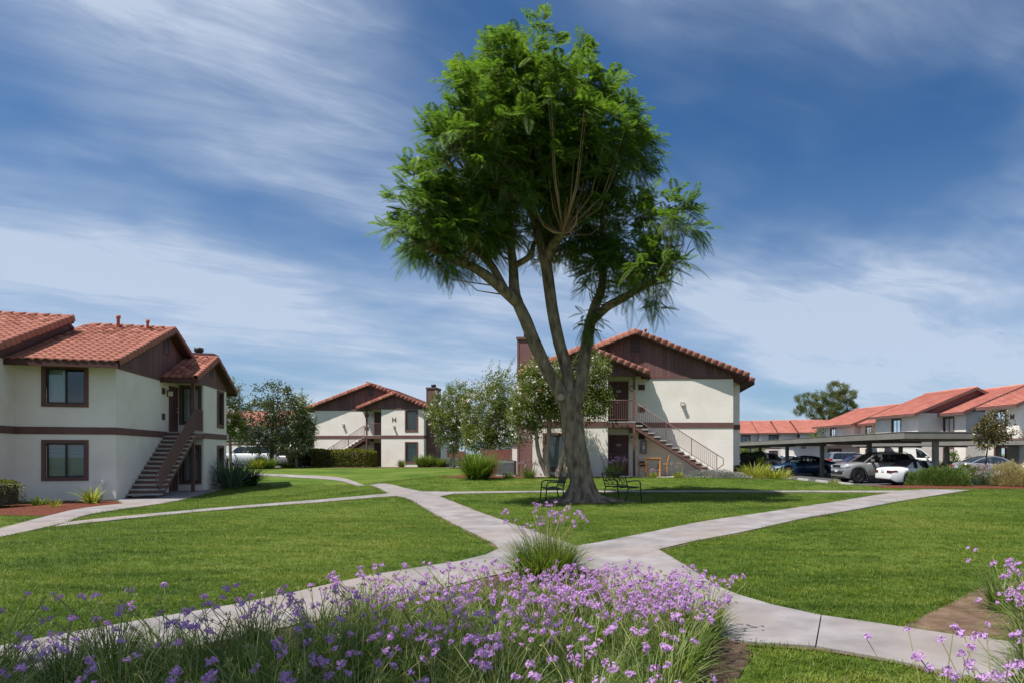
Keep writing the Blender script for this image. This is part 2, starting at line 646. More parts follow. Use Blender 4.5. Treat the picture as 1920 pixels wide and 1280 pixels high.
# the walk that comes in beside the flower bed, the one that leaves to the lower corner, the junction, and the walks beyond it
A_up = [(-6.9, 1.6), (-6.1, 3.4)] + px_poly([(0, 1216), (100, 1197), (195, 1178), (338, 1154), (500, 1125), (700, 1080), (850, 1056), (905, 1044), (935, 1030)])
A_lo = [(-5.6, 1.4), (-4.75, 3.2), (-4.15, 4.75), (-3.85, 5.05), (-3.5, 5.35), (-3.15, 5.85), (-2.7, 6.5), (-2.1, 7.8), (-1.6, 8.7), (-1.35, 9.0), (-1.19, 9.2)]
D_up = px_poly([(1235, 1032), (1300, 1072), (1350, 1105), (1450, 1138), (1540, 1157.5), (1675, 1177), (1741, 1186), (1806, 1197), (1916, 1210)]) + [(4.6, 4.7), (6.0, 4.3)]
D_lo = [(-0.45, 8.9), (-0.30, 8.1), (-0.12, 7.1), (0.3, 6.1)] + px_poly([(1395, 1207), (1535, 1217), (1587, 1230), (1660, 1240), (1741, 1258)]) + [(3.6, 3.7), (5.2, 3.1)]
ribbon(A_up, A_lo)
ribbon(D_up, D_lo)
junction = [tuple(A_up[-1]), on_ground(1080, 1025), tuple(D_up[0]), D_lo[0], A_lo[-1]]
sheet('slab', junction, M['concrete'], 0.03, path, None, 0.06)
B_l = px_poly([(935, 1030), (925, 1020), (875, 995), (830, 972), (800, 955), (765, 935), (745, 930)])
B_r = px_poly([(1080, 1025), (998, 996), (948, 978), (900, 961), (860, 945), (840, 937), (825, 931)])
ribbon(B_l, B_r)
sheet('slab', px_poly([(745, 930), (825, 931), (850, 926), (858, 922), (790, 921.5), (755, 914), (725, 907), (710, 915), (724, 922), (727, 925.5)]), M['concrete'], 0.03, path, None, 0.06)
ribbon(px_poly([(725, 907), (650, 897.5), (550, 890), (470, 887)]), px_poly([(710, 915), (650, 904), (550, 894.5), (470, 890.5)]))
ribbon(px_poly([(727, 925.5), (672, 930.5), (581, 938.5), (490, 945.5), (400, 953), (300, 962), (200, 971), (124, 980)]),
       px_poly([(745, 930), (690, 934), (600, 942), (500, 949.5), (400, 957.5), (300, 967), (200, 977), (100, 988.5)]), 3.0)
ribbon(px_poly([(858, 922), (960, 920.8), (1100, 920), (1300, 920), (1500, 920), (1690, 920)]),
       px_poly([(850, 926), (960, 923.6), (1100, 922.8), (1300, 922.6), (1500, 922.8), (1672, 923.6)]), 3.0)
C_u = px_poly([(1080, 1025), (1119, 1019), (1310, 980), (1410, 965), (1500, 951), (1560, 942), (1620, 932), (1672, 923.6)])
C_l = px_poly([(1235, 1032), (1310, 1014), (1385, 1000), (1510, 972), (1580, 960), (1635, 950), (1735, 932), (1800, 922)])
ribbon(C_u, C_l)
sheet('slab', px_poly([(1672, 923.6), (1800, 922), (1822, 918.8), (1740, 917.5), (1690, 920)]), M['concrete'], 0.03, path, None, 0.06)
# walk along the near building and its apron
ribbon(px_poly([(-90, 1014), (0, 991.5), (89, 968), (155, 953), (232, 944)]), px_poly([(-60, 1020), (60, 995), (124, 980), (172, 964), (309, 943.5)]), 2.2)
sheet('slab', px_poly([(221, 938), (232, 944), (309, 943.5), (344, 936.5), (413, 917.6), (436, 909), (375, 906), (318, 913)]), M['concrete'], 0.03, path, None, 0.06)

# beds
sheet('mulch_bed', px_poly([(-120, 952), (60, 941), (215, 937.5), (230, 944), (155, 953), (89, 967), (0, 966.5), (-120, 966)]), M['mulch'], 0.014)
sheet('mulch_bed', [(-9.2, 31.6), (-4.6, 31.2), (-0.8, 31.6), (2.6, 31.9), (2.6, 32.9), (-0.8, 33.0), (-0.8, 36), (-9.2, 36)], M['mulch'], 0.014)
sheet('mulch_bed', [(10.2, 26.0), (13.2, 25.9), (20, 25.6), (34, 25.2), (34, 29.5), (17, 30.2), (9.2, 31.5), (9.4, 28.0)], M['mulch'], 0.014)
sheet('mulch_bed', [(4.2, 31.0), (7.6, 30.6), (8.6, 33), (8.3, 42), (5.3, 42), (5.4, 33.0)], M['soil'], 0.014)
sheet('mulch_bed', [(-31, 52.5), (-19.5, 54.5), (-15.0, 55.0), (-12.0, 55.5), (-12.0, 58), (-31, 58)], M['soil'], 0.014)
BED = [(-5.3, 1.2)] + A_lo[1:] + [(-0.45, 8.9), (-0.30, 8.1), (-0.12, 7.1), (0.3, 6.1), D_lo[4], (0.98, 5.2), (0.75, 4.6), (0.5, 3.6), (0.4, 1.2)]
sheet('flower_bed', BED, M['darksoil'], 0.010)
sheet('soil_patch', px_poly([(1692, 1176), (1741, 1151), (1784, 1131), (1828, 1107), (1883, 1094), (1935, 1082)]) + [(5.0, 8.6), (6.5, 7.0), (6.2, 4.8), (4.6, 4.9)]
      + px_poly([(1916, 1207), (1806, 1194), (1741, 1184)]), M['soil'], 0.012)
TX, TY = -1.62, 20.7           # the big tree
tz = g(TX, TY)
sheet('soil_patch', [(TX + r * math.cos(a), TY + 0.75 * r * math.sin(a)) for a, r in
                     ((k * math.pi / 9, 1.35 + 0.3 * math.sin(3 * k) + (0.5 if k in (0, 1, 17) else 0)) for k in range(18))], M['soil'], 0.012)
# parking lots
sheet('parking_lot', [(9.4, 30.4), (34, 29.6), (60, 29.6), (60, 140), (-4, 140), (4.5, 75), (7.2, 52), (8.8, 40)], M['asphalt'], 0.008, step=4)
sheet('parking_lot', [(-60, 59), (-30, 58.6), (-24, 61), (-24, 110), (-60, 110)], M['asphalt'], 0.010, step=4)
# ------------------------------------------------------------------ roof tiles
def tile_mesh(wd=0.27, ln=0.40):
    us = [-wd / 2, -wd * 0.30, -wd * 0.1, wd * 0.1, wd * 0.30, wd / 2]
    hs = [0.0, 0.048, 0.066, 0.066, 0.048, 0.0]
    v, f = [], []
    for u, h in zip(us, hs): v.append((u, 0, h + 0.034))
    for u, h in zip(us, hs): v.append((u, ln, h * 0.9 + 0.004))
    for u, h in zip(us, hs): v.append((u, 0.004, max(h - 0.03, -0.012)))
    for i in range(5):
        f.append((i, i + 1, i + 7, i + 6))
        f.append((12 + i, 13 + i, i + 1, i))
    return np.array(v, float), np.array(f, int)


TV, TF = tile_mesh()


def barge_mesh(ln=0.36, wd=0.2, drop=0.17):
    # cover tile over the rake: arched top, long outer leg; u across (outer side = -u), v up the slope
    prof = [(-wd / 2 - 0.012, -drop), (-wd / 2 - 0.006, 0.02), (-wd * 0.3, 0.075), (0.0, 0.09), (wd * 0.3, 0.07), (wd / 2, 0.0)]
    v = [(u, 0, h + 0.02) for u, h in prof] + [(u * 0.94, ln, h) for u, h in prof]
    v += [(u * 0.8, 0.005, h - 0.015) for u, h in prof]
    f = []
    for i in range(5):
        f.append((i, i + 1, i + 7, i + 6))
        f.append((12 + i, 13 + i, i + 1, i))
    return np.array(v, float), np.array(f, int)


def ridge_mesh(ln=0.42, r=0.13):
    v, f = [], []
    for y, k in ((0, 1.0), (ln, 0.88)):
        for i in range(7):
            a = math.pi * i / 6
            v.append((r * k * math.cos(a) * 1.1, y, r * k * math.sin(a) * 0.85 - 0.03 + (0.02 if y == 0 else 0)))
    for i in range(7):
        a = math.pi * i / 6
        v.append((r * 0.8 * math.cos(a), 0.005, r * 0.8 * math.sin(a) * 0.8 - 0.045))
    for i in range(6):
        f.append((i, i + 1, i + 8, i + 7))
        f.append((14 + i, 15 + i, i + 1, i))
    return np.array(v, float), np.array(f, int)


BV, BF = barge_mesh()
BVm = BV * np.array([-1, 1, 1])
RV, RF = ridge_mesh()
ME = {'tile': np_mesh('roof_tile', TV, TF, M['tile'], True), 'barge': np_mesh('barge_tile', BV, BF, M['tile'], True),
      'bargem': np_mesh('barge_tile', BVm, BF[:, ::-1], M['tile'], True), 'ridge': np_mesh('ridge_tile', RV, RF, M['tile'], True)}
SRC = {'tile': (TV, TF), 'barge': (BV, BF), 'bargem': (BVm, BF[:, ::-1]), 'ridge': (RV, RF)}
TNAME = {'tile': 'roof_tile', 'barge': 'barge_tile', 'bargem': 'barge_tile', 'ridge': 'ridge_tile'}


def frame(o, ex, ey):
    ex, ey = Vector(ex).normalized(), Vector(ey).normalized()
    ez = ex.cross(ey).normalized()
    m = Matrix.Identity(4)
    for i in range(3):
        m[i][0], m[i][1], m[i][2], m[i][3] = ex[i], ey[i], ez[i], o[i]
    return m


def jiggle(m, a=0.012, d=0.006):
    r = Matrix.Rotation(RND.uniform(-a, a), 4, 'Z') @ Matrix.Rotation(RND.uniform(-a, a), 4, 'X')
    return m @ Matrix.Translation((RND.uniform(-d, d), RND.uniform(-d, d), RND.uniform(0, d))) @ r


def place_tiles(kind, mats, parent, base, single=0):
    """first `single` (nearest the camera) as objects of their own, the rest joined as one part"""
    eye = Vector((0, 0, EZ))
    mats = sorted(mats, key=lambda m: ((base @ m).translation - eye).length)
    for m in mats[:single]:
        link(TNAME[kind], ME[kind], parent, m)
    rest = mats[single:]
    if rest:
        V, Fc = SRC[kind]
        A = np.array([np.array(m) for m in rest])
        vs = np.einsum('nij,vj->nvi', A[:, :3, :3], V) + A[:, None, :3, 3]
        fs = (Fc[None] + (np.arange(len(rest)) * len(V))[:, None, None]).reshape(-1, 4)
        tag(link(TNAME[kind], np_mesh(TNAME[kind], vs.reshape(-1, 3), fs, M['tile'], True), parent), kind='stuff')


def roof_slope(xr, zr, xe, ze, y0, y1):
    """slope from ridge (xr,zr) to eave (xe,ze) between y0 (gable end) and y1: tile frames"""
    s = 1 if xe > xr else -1
    up = Vector((xr - xe, 0, zr - ze))
    ln = up.length
    up.normalize()
    along = Vector((0, s, 0))
    nv = int(ln / 0.33)
    ex = ln / nv
    nu = max(1, round((y1 - y0) / 0.27))
    out = []
    for i in range(nv):
        for j in range(nu):
            y = y0 + (j + 0.5) * (y1 - y0) / nu
            p = Vector((xe, y, ze)) + up * (i * ex - 0.03)
            out.append(jiggle(frame(p, along, up)))
    return out


def rake(xr, zr, xe, ze, y):
    """cover tiles down one gable edge; outer leg towards -y"""
    s = 1 if xe > xr else -1
    up = Vector((xr - xe, 0, zr - ze))
    ln = up.length
    up.normalize()
    n = int(ln / 0.335)
    return ('barge' if s > 0 else 'bargem'), [jiggle(frame(Vector((xe, y, ze)) + up * (i * ln / n - 0.04) + Vector((0, 0, 0.055)), (0, s, 0), up), 0.01, 0.004) for i in range(n)]


def holes_wall(mb, P, u0, u1, v0, v1, holes, depth, mi=0):
    """wall panel in the plane given by P(u, v, d) with d = depth into the wall; rectangular holes (u0,u1,v0,v1)"""
    us = sorted({u0, u1, *[h[0] for h in holes], *[h[1] for h in holes]})
    vs = sorted({v0, v1, *[h[2] for h in holes], *[h[3] for h in holes]})
    for i in range(len(us) - 1):
        for j in range(len(vs) - 1):
            cu, cv = (us[i] + us[i + 1]) / 2, (vs[j] + vs[j + 1]) / 2
            if any(h[0] < cu < h[1] and h[2] < cv < h[3] for h in holes): continue
            mb.quad(P(us[i], vs[j], 0), P(us[i + 1], vs[j], 0), P(us[i + 1], vs[j + 1], 0), P(us[i], vs[j + 1], 0), mi)
    for h in holes:
        for a, b in (((h[0], h[2]), (h[1], h[2])), ((h[1], h[2]), (h[1], h[3])), ((h[1], h[3]), (h[0], h[3])), ((h[0], h[3]), (h[0], h[2]))):
            mb.quad(P(*a, 0), P(*a, depth), P(*b, depth), P(*b, 0), mi)


def pbox(mb, P, u0, u1, v0, v1, d0, d1, mi=0):
    c = [P(u, v, d) for d in (d0, d1) for v in (v0, v1) for u in (u0, u1)]
    mb.add(c, [(0, 1, 3, 2), (5, 4, 6, 7), (4, 0, 2, 6), (1, 5, 7, 3), (2, 3, 7, 6), (4, 5, 1, 0)], mi)


def window(root, P, u0, u1, v0, v1, mir, blind='curtain', sill=False, split=True, tw=0.13):
    """trim outside, dark frame and panes set back in the opening, blind and dark room behind"""
    a, b, c, d = u0 + tw, u1 - tw, v0 + tw, v1 - tw
    mb = MB(mir)
    for q in ((u0, u1, d, v1), (u0, u1, v0 - (0.06 if sill else 0), c), (u0, a, c, d), (b, u1, c, d)):
        pbox(mb, P, q[0], q[1], q[2], q[3], -0.035, 0.04)
    w = mb.build('window', M['brown'], root)
    fr = MB(mir)
    mid = (a + b) / 2
    e = 0.045
    for q in ((a, b, d - e, d), (a, b, c, c + e), (a, a + e, c + e, d - e), (b - e, b, c + e, d - e)) + (((mid - 0.03, mid + 0.03, c + e, d - e),) if split else ()):
        pbox(fr, P, q[0], q[1], q[2], q[3], 0.05, 0.10)
    fr.build('window_frame', M['winframe'], w)
    for (p, q) in (((a + e, mid - 0.03), (mid + 0.03, b - e)) if split else ((a + e, b - e),)):
        pn = MB(mir)
        pn.quad(P(p, c + e, 0.075), P(q, c + e, 0.075), P(q, d - e, 0.075), P(p, d - e, 0.075))
        pn.build('pane', M['glass'], w)
    bl = MB(mir)
    for q in ([(a, b)] if blind != 'half' else [(mid, b)]):
        n = 10
        for k in range(n):      # vertical folds
            t0, t1 = q[0] + (q[1] - q[0]) * k / n, q[0] + (q[1] - q[0]) * (k + 1) / n
            z0, z1 = 0.17 + 0.02 * (k % 2), 0.17 + 0.02 * ((k + 1) % 2)
            bl.quad(P(t0, c, z0), P(t1, c, z1), P(t1, d, z1), P(t0, d, z0))
    bl.build('blind', M['greyblind'] if blind == 'grey' else M['curtain'], w)
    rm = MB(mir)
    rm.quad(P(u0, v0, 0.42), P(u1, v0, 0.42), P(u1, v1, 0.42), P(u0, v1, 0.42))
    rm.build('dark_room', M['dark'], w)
    return w


def louvre(root, P, u0, u1, v0, v1, mir, n=4, frame_mat=None, name='wall_vent'):
    mb = MB(mir)
    t = 0.03
    for q in ((u0, u1, v1 - t, v1), (u0, u1, v0, v0 + t), (u0, u0 + t, v0 + t, v1 - t), (u1 - t, u1, v0 + t, v1 - t)):
        pbox(mb, P, *q, -0.03, 0.0, 0)
    pbox(mb, P, u0 + t, u1 - t, v0 + t, v1 - t, -0.006, 0.0, 1)
    for k in range(n):
        z = v0 + t + (v1 - v0 - 2 * t) * (k + 0.5) / n
        h = (v1 - v0 - 2 * t) / n
        mb.add([P(u0 + t, z - h * 0.35, -0.028), P(u1 - t, z - h * 0.35, -0.028), P(u1 - t, z + h * 0.2, -0.008), P(u0 + t, z + h * 0.2, -0.008)], [(0, 1, 2, 3)], 0)
    return mb.build(name, [frame_mat or M['brown'], M['black']], root)


def text(body, size, mw, parent, material, extrude=0.004, name='lettering'):
    cu = bpy.data.curves.new(name, 'FONT')
    cu.body = body
    cu.size = size
    cu.align_x = 'CENTER'
    cu.align_y = 'CENTER'
    cu.extrude = extrude
    cu.offset = size * 0.012
    cu.resolution_u = 3
    cu.materials.append(material)
    t = bpy.data.objects.new(name, cu)
    COL.objects.link(t)
    me = bpy.data.meshes.new_from_object(t.evaluated_get(bpy.context.evaluated_depsgraph_get()))
    bpy.data.objects.remove(t)
    me.name = name
    if not me.materials: me.materials.append(material)
    return link(name, me, parent, mw)




def six_panel_door(root, u0, u1, v0, v1, y, mir, number=None):
    mb = MB(mir)
    mb.box(u0, u1, y - 0.03, y, v0, v1)
    w, h = u1 - u0, v1 - v0
    for (a, b) in ((0.12, 0.46), (0.54, 0.88)):
        for (c, d) in ((0.06, 0.37), (0.42, 0.74), (0.79, 0.93)):
            x0, x1, z0, z1 = u0 + a * w, u0 + b * w, v0 + c * h, v0 + d * h
            t = 0.02
            for q in ((x0, x1, z1 - t, z1), (x0, x1, z0, z0 + t), (x0, x0 + t, z0 + t, z1 - t), (x1 - t, x1, z0 + t, z1 - t)):
                mb.box(q[0], q[1], y - 0.042, y - 0.028, q[2], q[3])
            mb.box(x0 + 0.05, x1 - 0.05, y - 0.038, y - 0.028, z0 + 0.04, z1 - 0.04)
    d = mb.build('door', M['door'], root)
    fr = MB(mir)
    for q in ((u0 - 0.05, u0, v0, v1 + 0.05), (u1, u1 + 0.05, v0, v1 + 0.05), (u0, u1, v1, v1 + 0.05)):
        fr.box(q[0], q[1], y - 0.045, y - 0.001, q[2], q[3])
    fr.build('door_frame', M['brown'], d)
    kb = MB(mir)
    for z in (0.95, 1.12):
        kb.tube([(u0 + 0.07, y - 0.03, v0 + z), (u0 + 0.07, y - 0.085, v0 + z)], [0.02, 0.032], 8)
    kb.build('handle', M['lamp'], d)
    if number:
        text(number, 0.17, Matrix.Translation((mir * (u0 + u1) / 2, y - 0.045, v0 + 0.77 * h)) @ Matrix.Rotation(rad(90), 4, 'X'), d, M['white'], name='door_number')
    return d


def railing(root, a, b, h, mir, step=0.11, posts=(), name='railing', top_ext=None):
    """sloped or level railing from a to b (points at foot level)"""
    mb = MB(mir)
    a, b = Vector(a), Vector(b)
    up = Vector((0, 0, h))
    pts = [a + up, b + up] + ([Vector(p) for p in top_ext] if top_ext else [])
    mb.tube(pts, 0.022, 6)
    mb.tube([a + Vector((0, 0, 0.1)), b + Vector((0, 0, 0.1))], 0.014, 5)
    n = max(2, int((b - a).length / step))
    for i in range(n + 1):
        p = a.lerp(b, i / n)
        mb.bar(p + Vector((0, 0, 0.1)), p + up, 0.024, 0.024, up=(0, 1, 0))
    for t in posts:
        p = a.lerp(b, t)
        mb.bar(p, p + up, 0.04, 0.04, up=(0, 1, 0))
    return mb.build(name, M['rail'], root)


# ------------------------------------------------------------------ the two-storey apartment block
def apartment(loc, rz, mir, label, jog_y=2.5, jog_dx=0.75, depth=11.0, side_windows=False, numbers=None, letter=None,
              single_tiles=0, single_barge=True, field=True, group=None, flue=False, k=0.385, flood=True):
    root = empty('apartment_building', loc, rz, label, 'building', group)
    base = Matrix.Translation(loc) @ Matrix.Rotation(rz, 4, 'Z')
    HW, BX0, BX1, BY = 5.04, -5.12, -1.37, -1.1
    ZT, B0, B1 = 5.13, 2.49, 2.76
    ZR = 7.36
    XE = 5.78
    ze = lambda x: ZR - k * abs(x)
    JX = HW + jog_dx
    front = lambda u, v, d: (u, 0 + d, v)
    block = lambda u, v, d: (u, BY + d, v)
    inner = lambda u, v, d: (BX1 - d, u, v)
    side = lambda u, v, d: (HW - d, u, v)
    jogw = lambda u, v, d: (u, jog_y + d, v)
    rear = lambda u, v, d: (JX - d, u, v)
    WU = (-4.6, -3.45)
    wz = ((3.13, 5.0), (0.33, 2.19))
    IW = (BY + 0.08, -0.10)
    SW = ((0.86, 2.31, 3.50, 5.06), (0.86, 2.31, 0.76, 2.28))
    sh = [(s[0] + 0.05, s[1] - 0.05, s[2] + 0.05, s[3] - 0.05) for s in SW] if side_windows else []
    wl = MB(mir)
    holes_wall(wl, front, BX1, HW, -0.4, ZT + 0.1, [], 0.1)
    holes_wall(wl, block, BX0, BX1, -0.4, ZT + 0.1, [(WU[0] + 0.05, WU[1] - 0.05, z[0] + 0.05, z[1] - 0.05) for z in wz], 0.14)
    holes_wall(wl, inner, BY, 0.0, -0.4, ZT + 0.1, [(IW[0] + 0.05, IW[1] - 0.05, z[0] + 0.05, z[1] - 0.05) for z in wz], 0.14)
    holes_wall(wl, side, 0.0, jog_y, -0.4, ZT + 0.25, sh, 0.14)
    holes_wall(wl, jogw, HW, JX, -0.4, ZT + 0.25, [], 0.1)
    holes_wall(wl, rear, jog_y, depth, -0.4, ZT + 0.25, [], 0.1)
    holes_wall(wl, lambda u, v, d: (BX0 + d, u, v), BY, depth, -0.4, ZT + 0.1, [], 0.1)
    holes_wall(wl, lambda u, v, d: (u, depth - d, v), BX0, JX, -0.4, ZT + 0.1, [], 0.1)
    # gable behind the siding and the step between the two roofs
    wl.add([(-HW, 0.05, ZT), (HW, 0.05, ZT), (0, 0.05, ZR - 0.2)], [(0, 1, 2)])
    wl.add([(-HW + jog_dx, jog_y, ZT), (JX, jog_y, ZT), (jog_dx, jog_y, ZR - 0.12)], [(0, 1, 2)], 1)
    wl.add([(-HW, depth, ZT), (JX, depth, ZT), (jog_dx, depth, ZR - 0.2)], [(0, 2, 1)])
    wl.build('wall', [M['stucco'], M['siding']], root)
    # band course
    bd = MB(mir)
    bd.box(0.0, HW + 0.025, -0.025, 0.05, B0, B1)
    bd.box(HW - 0.05, HW + 0.0249, 0.051, jog_y - 0.026, B0, B1)
    bd.box(HW + 0.026, JX + 0.025, jog_y - 0.025, jog_y + 0.05, B0, B1)
    bd.box(JX - 0.05, JX + 0.0249, jog_y + 0.051, depth, B0, B1)
    bd.box(BX0 - 0.025, BX1 - 0.001, BY - 0.025, BY + 0.05, B0, B1)
    bd.box(BX0 - 0.0249, BX0 + 0.05, BY + 0.051, depth, B0, B1)
    bd.build('band_course', M['brown'], root)
    # siding boards of both gables, frieze boards
    sd = MB(mir)
    bw = 0.2
    n = int(2 * HW / bw)
    for i in range(n):
        x0, x1 = -HW + 2 * HW * i / n, -HW + 2 * HW * (i + 1) / n
        t0, t1 = ze(x0) - 0.17, ze(x1) - 0.17
        if max(t0, t1) < ZT + 0.04: continue
        sd.prism([(x0 + 0.006, ZT), (x1 - 0.006, ZT), (x1 - 0.006, max(t1, ZT + 0.01)), (x0 + 0.006, max(t0, ZT + 0.01))], 'y', 0.03, -0.012)
    SR, SXE, SK = -2.50, 0.68, 0.41     # small gable: ridge x, eave x, pitch
    SZ = 6.44
    zs = lambda x: SZ - SK * abs(x - SR)
    n = int((BX1 + 1.37 - 0.02 - BX0) / bw)
    for i in range(n):
        x0, x1 = BX0 + (0.0 - BX0) * i / n, BX0 + (0.0 - BX0) * (i + 1) / n
        sd.prism([(x0 + 0.006, ZT), (x1 - 0.006, ZT), (x1 - 0.006, max(zs(x1) - 0.15, ZT + 0.01)), (x0 + 0.006, max(zs(x0) - 0.15, ZT + 0.01))], 'y', BY + 0.03, BY - 0.012)
    sd.build('siding', M['siding'], root, 'stuff')
    fz = MB(mir)
    fz.box(0.3, HW, -0.03, 0.03, ZT - 0.14, ZT)
    fz.box(BX0, 0.0, BY - 0.03, BY + 0.05, ZT - 0.10, ZT + 0.01)
    fz.box(-0.10, 0.0, BY + 0.051, -0.031, ZT - 0.16, ZT)          # beam from post to wall
    fz.build('frieze_board', M['brown'], root)
    # roof: decks, barge boards, fascias
    rf = MB(mir)
    YG, TH = -0.36, 0.16

    def slope(xr, zr, xe, zee, y0, y1):
        rf.prism([(xr, zr), (xe, zee), (xe, zee - TH), (xr, zr - TH)], 'y', y0, y1)
        s = 1 if xe > xr else -1
        rf.box(xe + s * 0.002, xe + s * 0.03, y0, y1, zee - 0.22, zee - 0.005)
        ln = math.hypot(xe - xr, zr - zee)
        rf.prism([(xr, zr - 0.02), (xe, zee - 0.02), (xe, zee - 0.20), (xr, zr - 0.20)], 'y', y0 - 0.035, y0 - 0.002)
    slope(0, ZR, XE, ze(XE), YG, jog_y)
    slope(0, ZR, -XE, ze(XE), YG, jog_y)
    YJ = jog_y - 0.28
    slope(jog_dx, ZR + 0.02, jog_dx + XE, ze(XE) + 0.02, YJ, depth + 0.3)
    slope(jog_dx, ZR + 0.02, jog_dx - XE, ze(XE) + 0.02, jog_y + 0.001, depth + 0.3)
    YS = BY - 0.3
    slope(SR, SZ, SXE, zs(SXE), YS, 0.02)
    slope(SR, SZ, SR - 3.25, zs(SR - 3.25), YS, YG - 0.04)
    roof = rf.build('roof', M['deck'], root)
    T = []
    mx = lambda ms: [Matrix(m) for m in ms]

    def mirm(ms):
        if mir > 0: return ms
        out = []
        for m in ms:       # mirror the placement, keep the tile right-handed
            o, ex, ey = m.translation, m.col[0].to_3d(), m.col[1].to_3d()
            out.append(frame(Vector((-o.x, o.y, o.z)), (ex.x, -ex.y, -ex.z), (-ey.x, ey.y, ey.z)))
        return out
    if field:
        T += roof_slope(0, ZR, XE, ze(XE), YG + 0.1, jog_y)
        T += roof_slope(jog_dx, ZR + 0.02, jog_dx + XE, ze(XE) + 0.02, YJ + 0.1, min(depth, jog_y + 7))
        T += roof_slope(SR, SZ, SXE, zs(SXE), YS + 0.1, 0.0)
        if jog_dx < 1.2:
            T += roof_slope(0, ZR, -XE, ze(XE), YG + 0.1, jog_y + 4)
            T += roof_slope(SR, SZ, SR - 3.25, zs(SR - 3.25), YS + 0.1, YG - 0.1)
        place_tiles('tile', mirm(T), roof, base, single_tiles)
    rk = [rake(0, ZR, XE, ze(XE), YG + 0.04), rake(0, ZR, -XE, ze(XE), YG + 0.04), rake(jog_dx, ZR + 0.02, jog_dx + XE, ze(XE) + 0.02, YJ + 0.04),
          rake(SR, SZ, SXE, zs(SXE), YS + 0.04), rake(SR, SZ, SR - 3.25, zs(SR - 3.25), YS + 0.04)]
    for kind, ms in rk:
        kk = kind if mir > 0 else ('bargem' if kind == 'barge' else 'barge')
        place_tiles(kk, mirm(ms), roof, base, len(ms) if single_barge else 0)
    rg = []
    for (xr, zr, y0, y1) in ((0, ZR, YG, jog_y), (jog_dx, ZR + 0.02, YJ, depth), (SR, SZ, YS, -0.02)):
        n = int((y1 - y0) / 0.4)
        rg += [jiggle(frame(Vector((xr, y0 + 0.4 * i, zr + 0.05)), (1, 0, 0), (0, 1, 0)), 0.01) for i in range(n)]
    place_tiles('ridge', mirm(rg), roof, base, len(rg) if single_barge else 0)
    # windows
    for z in wz:
        window(root, block, WU[0], WU[1], z[0], z[1], mir, 'curtain', True, split=False, tw=0.12)
        window(root, inner, IW[0], IW[1], z[0], z[1], mir, 'curtain', False, tw=0.12)
    if side_windows:
        for i, s in enumerate(SW):
            window(root, side, s[0], s[1], s[2], s[3], mir, 'half' if i == 0 else 'grey')
    # vents
    louvre(root, lambda u, v, d: (u, -0.015 + d, v), -0.28, 0.28, 6.25, 7.02, mir, 9, M['siding'], 'gable_vent')
    if side_windows:
        louvre(root, lambda u, v, d: (u, BY - 0.015 + d, v), SR - 0.2, SR + 0.2, 5.5, 6.0, mir, 6, M['siding'], 'gable_vent')
    for z in (4.42, 3.28, 1.9, 0.5):
        louvre(root, front, 0.16, 0.5, z, z + 0.28, mir, 4)
    # doors with landing, post, stairs
    nums = numbers or (None, None)
    six_panel_door(root, -1.31, -0.39, B1 + 0.02, B1 + 2.06, -0.005, mir, nums[0])
    six_panel_door(root, -1.31, -0.39, 0.03, 2.07, -0.005, mir, nums[1])
    ld = MB(mir)
    ld.box(BX1 + 0.002, 0.02, BY - 0.02, -0.001, B1 - 0.05, B1, 1)
    ld.box(BX1 + 0.002, 0.0, BY - 0.012, -0.002, B0 - 0.03, B1 - 0.051, 0)
    ld.build('landing', [M['brown'], M['concrete2']], root)
    ps = MB(mir)
    ps.box(-0.13, 0.0, BY - 0.01, BY + 0.12, 0.0, B0 - 0.03)
    ps.box(-0.13, 0.0, BY - 0.01, BY + 0.12, B1 + 0.001, ZT - 0.101)
    ps.box(-0.32, 0.02, BY + 0.121, -0.002, B0 - 0.26, B0 - 0.031)
    ps.build('porch_post', M['brown'], root)
    railing(root, (BX1 + 0.03, BY + 0.04, B1), (-0.15, BY + 0.04, B1), 1.05, mir, 0.105)
    st = 14
    run, rise = 0.295, B1 / (st + 1.0)
    tr0 = MB(mir)
    stair = MB(mir)
    x_end = 0.02 + run * (st + 0.3)
    for yy in ((BY - 0.02, BY + 0.04), (-0.07, -0.012)):
        stair.prism([(0.02, B1 - 0.42), (0.02, B1 - 0.12), (x_end, 0.06), (x_end, 0.0), (x_end - 0.42, 0.0)], 'y', yy[0], yy[1])
    for i in range(st):
        x, z = 0.04 + run * i, B1 - rise * (i + 1)
        stair.box(x - 0.0, x + 0.03, BY + 0.041, -0.071, z - rise * 0.02, z + rise - 0.07)
        for yy in ((BY - 0.018, BY + 0.038), (-0.068, -0.014)):      # brackets that carry the tread
            stair.prism([(x + 0.01, z - 0.061), (x + 0.27, z - 0.061), (x + 0.01, z - 0.24)], 'y', yy[0], yy[1])
    sobj = stair.build('staircase', M['brown'], root)
    tb = MB(mir)
    tb.box(0.0, run + 0.03, BY - 0.05, -0.012, -0.06, 0.0)
    tme = tb.mesh('tread', M['concrete2'])
    for i in range(st):
        link('tread', tme, sobj, Matrix.Translation((mir * (0.04 + run * i), 0, B1 - rise * (i + 1))))
    a, b = (0.1, BY + 0.01, B1 - 0.02), (0.1 + run * (st - 0.6), BY + 0.01, rise * 1.2)
    e = Vector(b) + Vector((0, 0, 0.9))
    railing(root, a, b, 0.9, mir, 0.115, (0.0, 0.36, 0.68, 1.0),
            top_ext=[e + Vector((0.32, 0, -0.2)), e + Vector((0.33, 0, -0.5)), e + Vector((0.02, 0, -0.72))])
    # lamps: a flood light on the wall and coach lamps beside the doors
    fl = MB(mir)
    fl.box(2.33, 2.55, -0.06, -0.001, 3.66, 3.80, 0)
    fl.box(2.36, 2.52, -0.20, -0.061, 3.62, 3.74, 1)
    if flood: fl.build('flood_light', [M['utility'], M['lamp']], root)
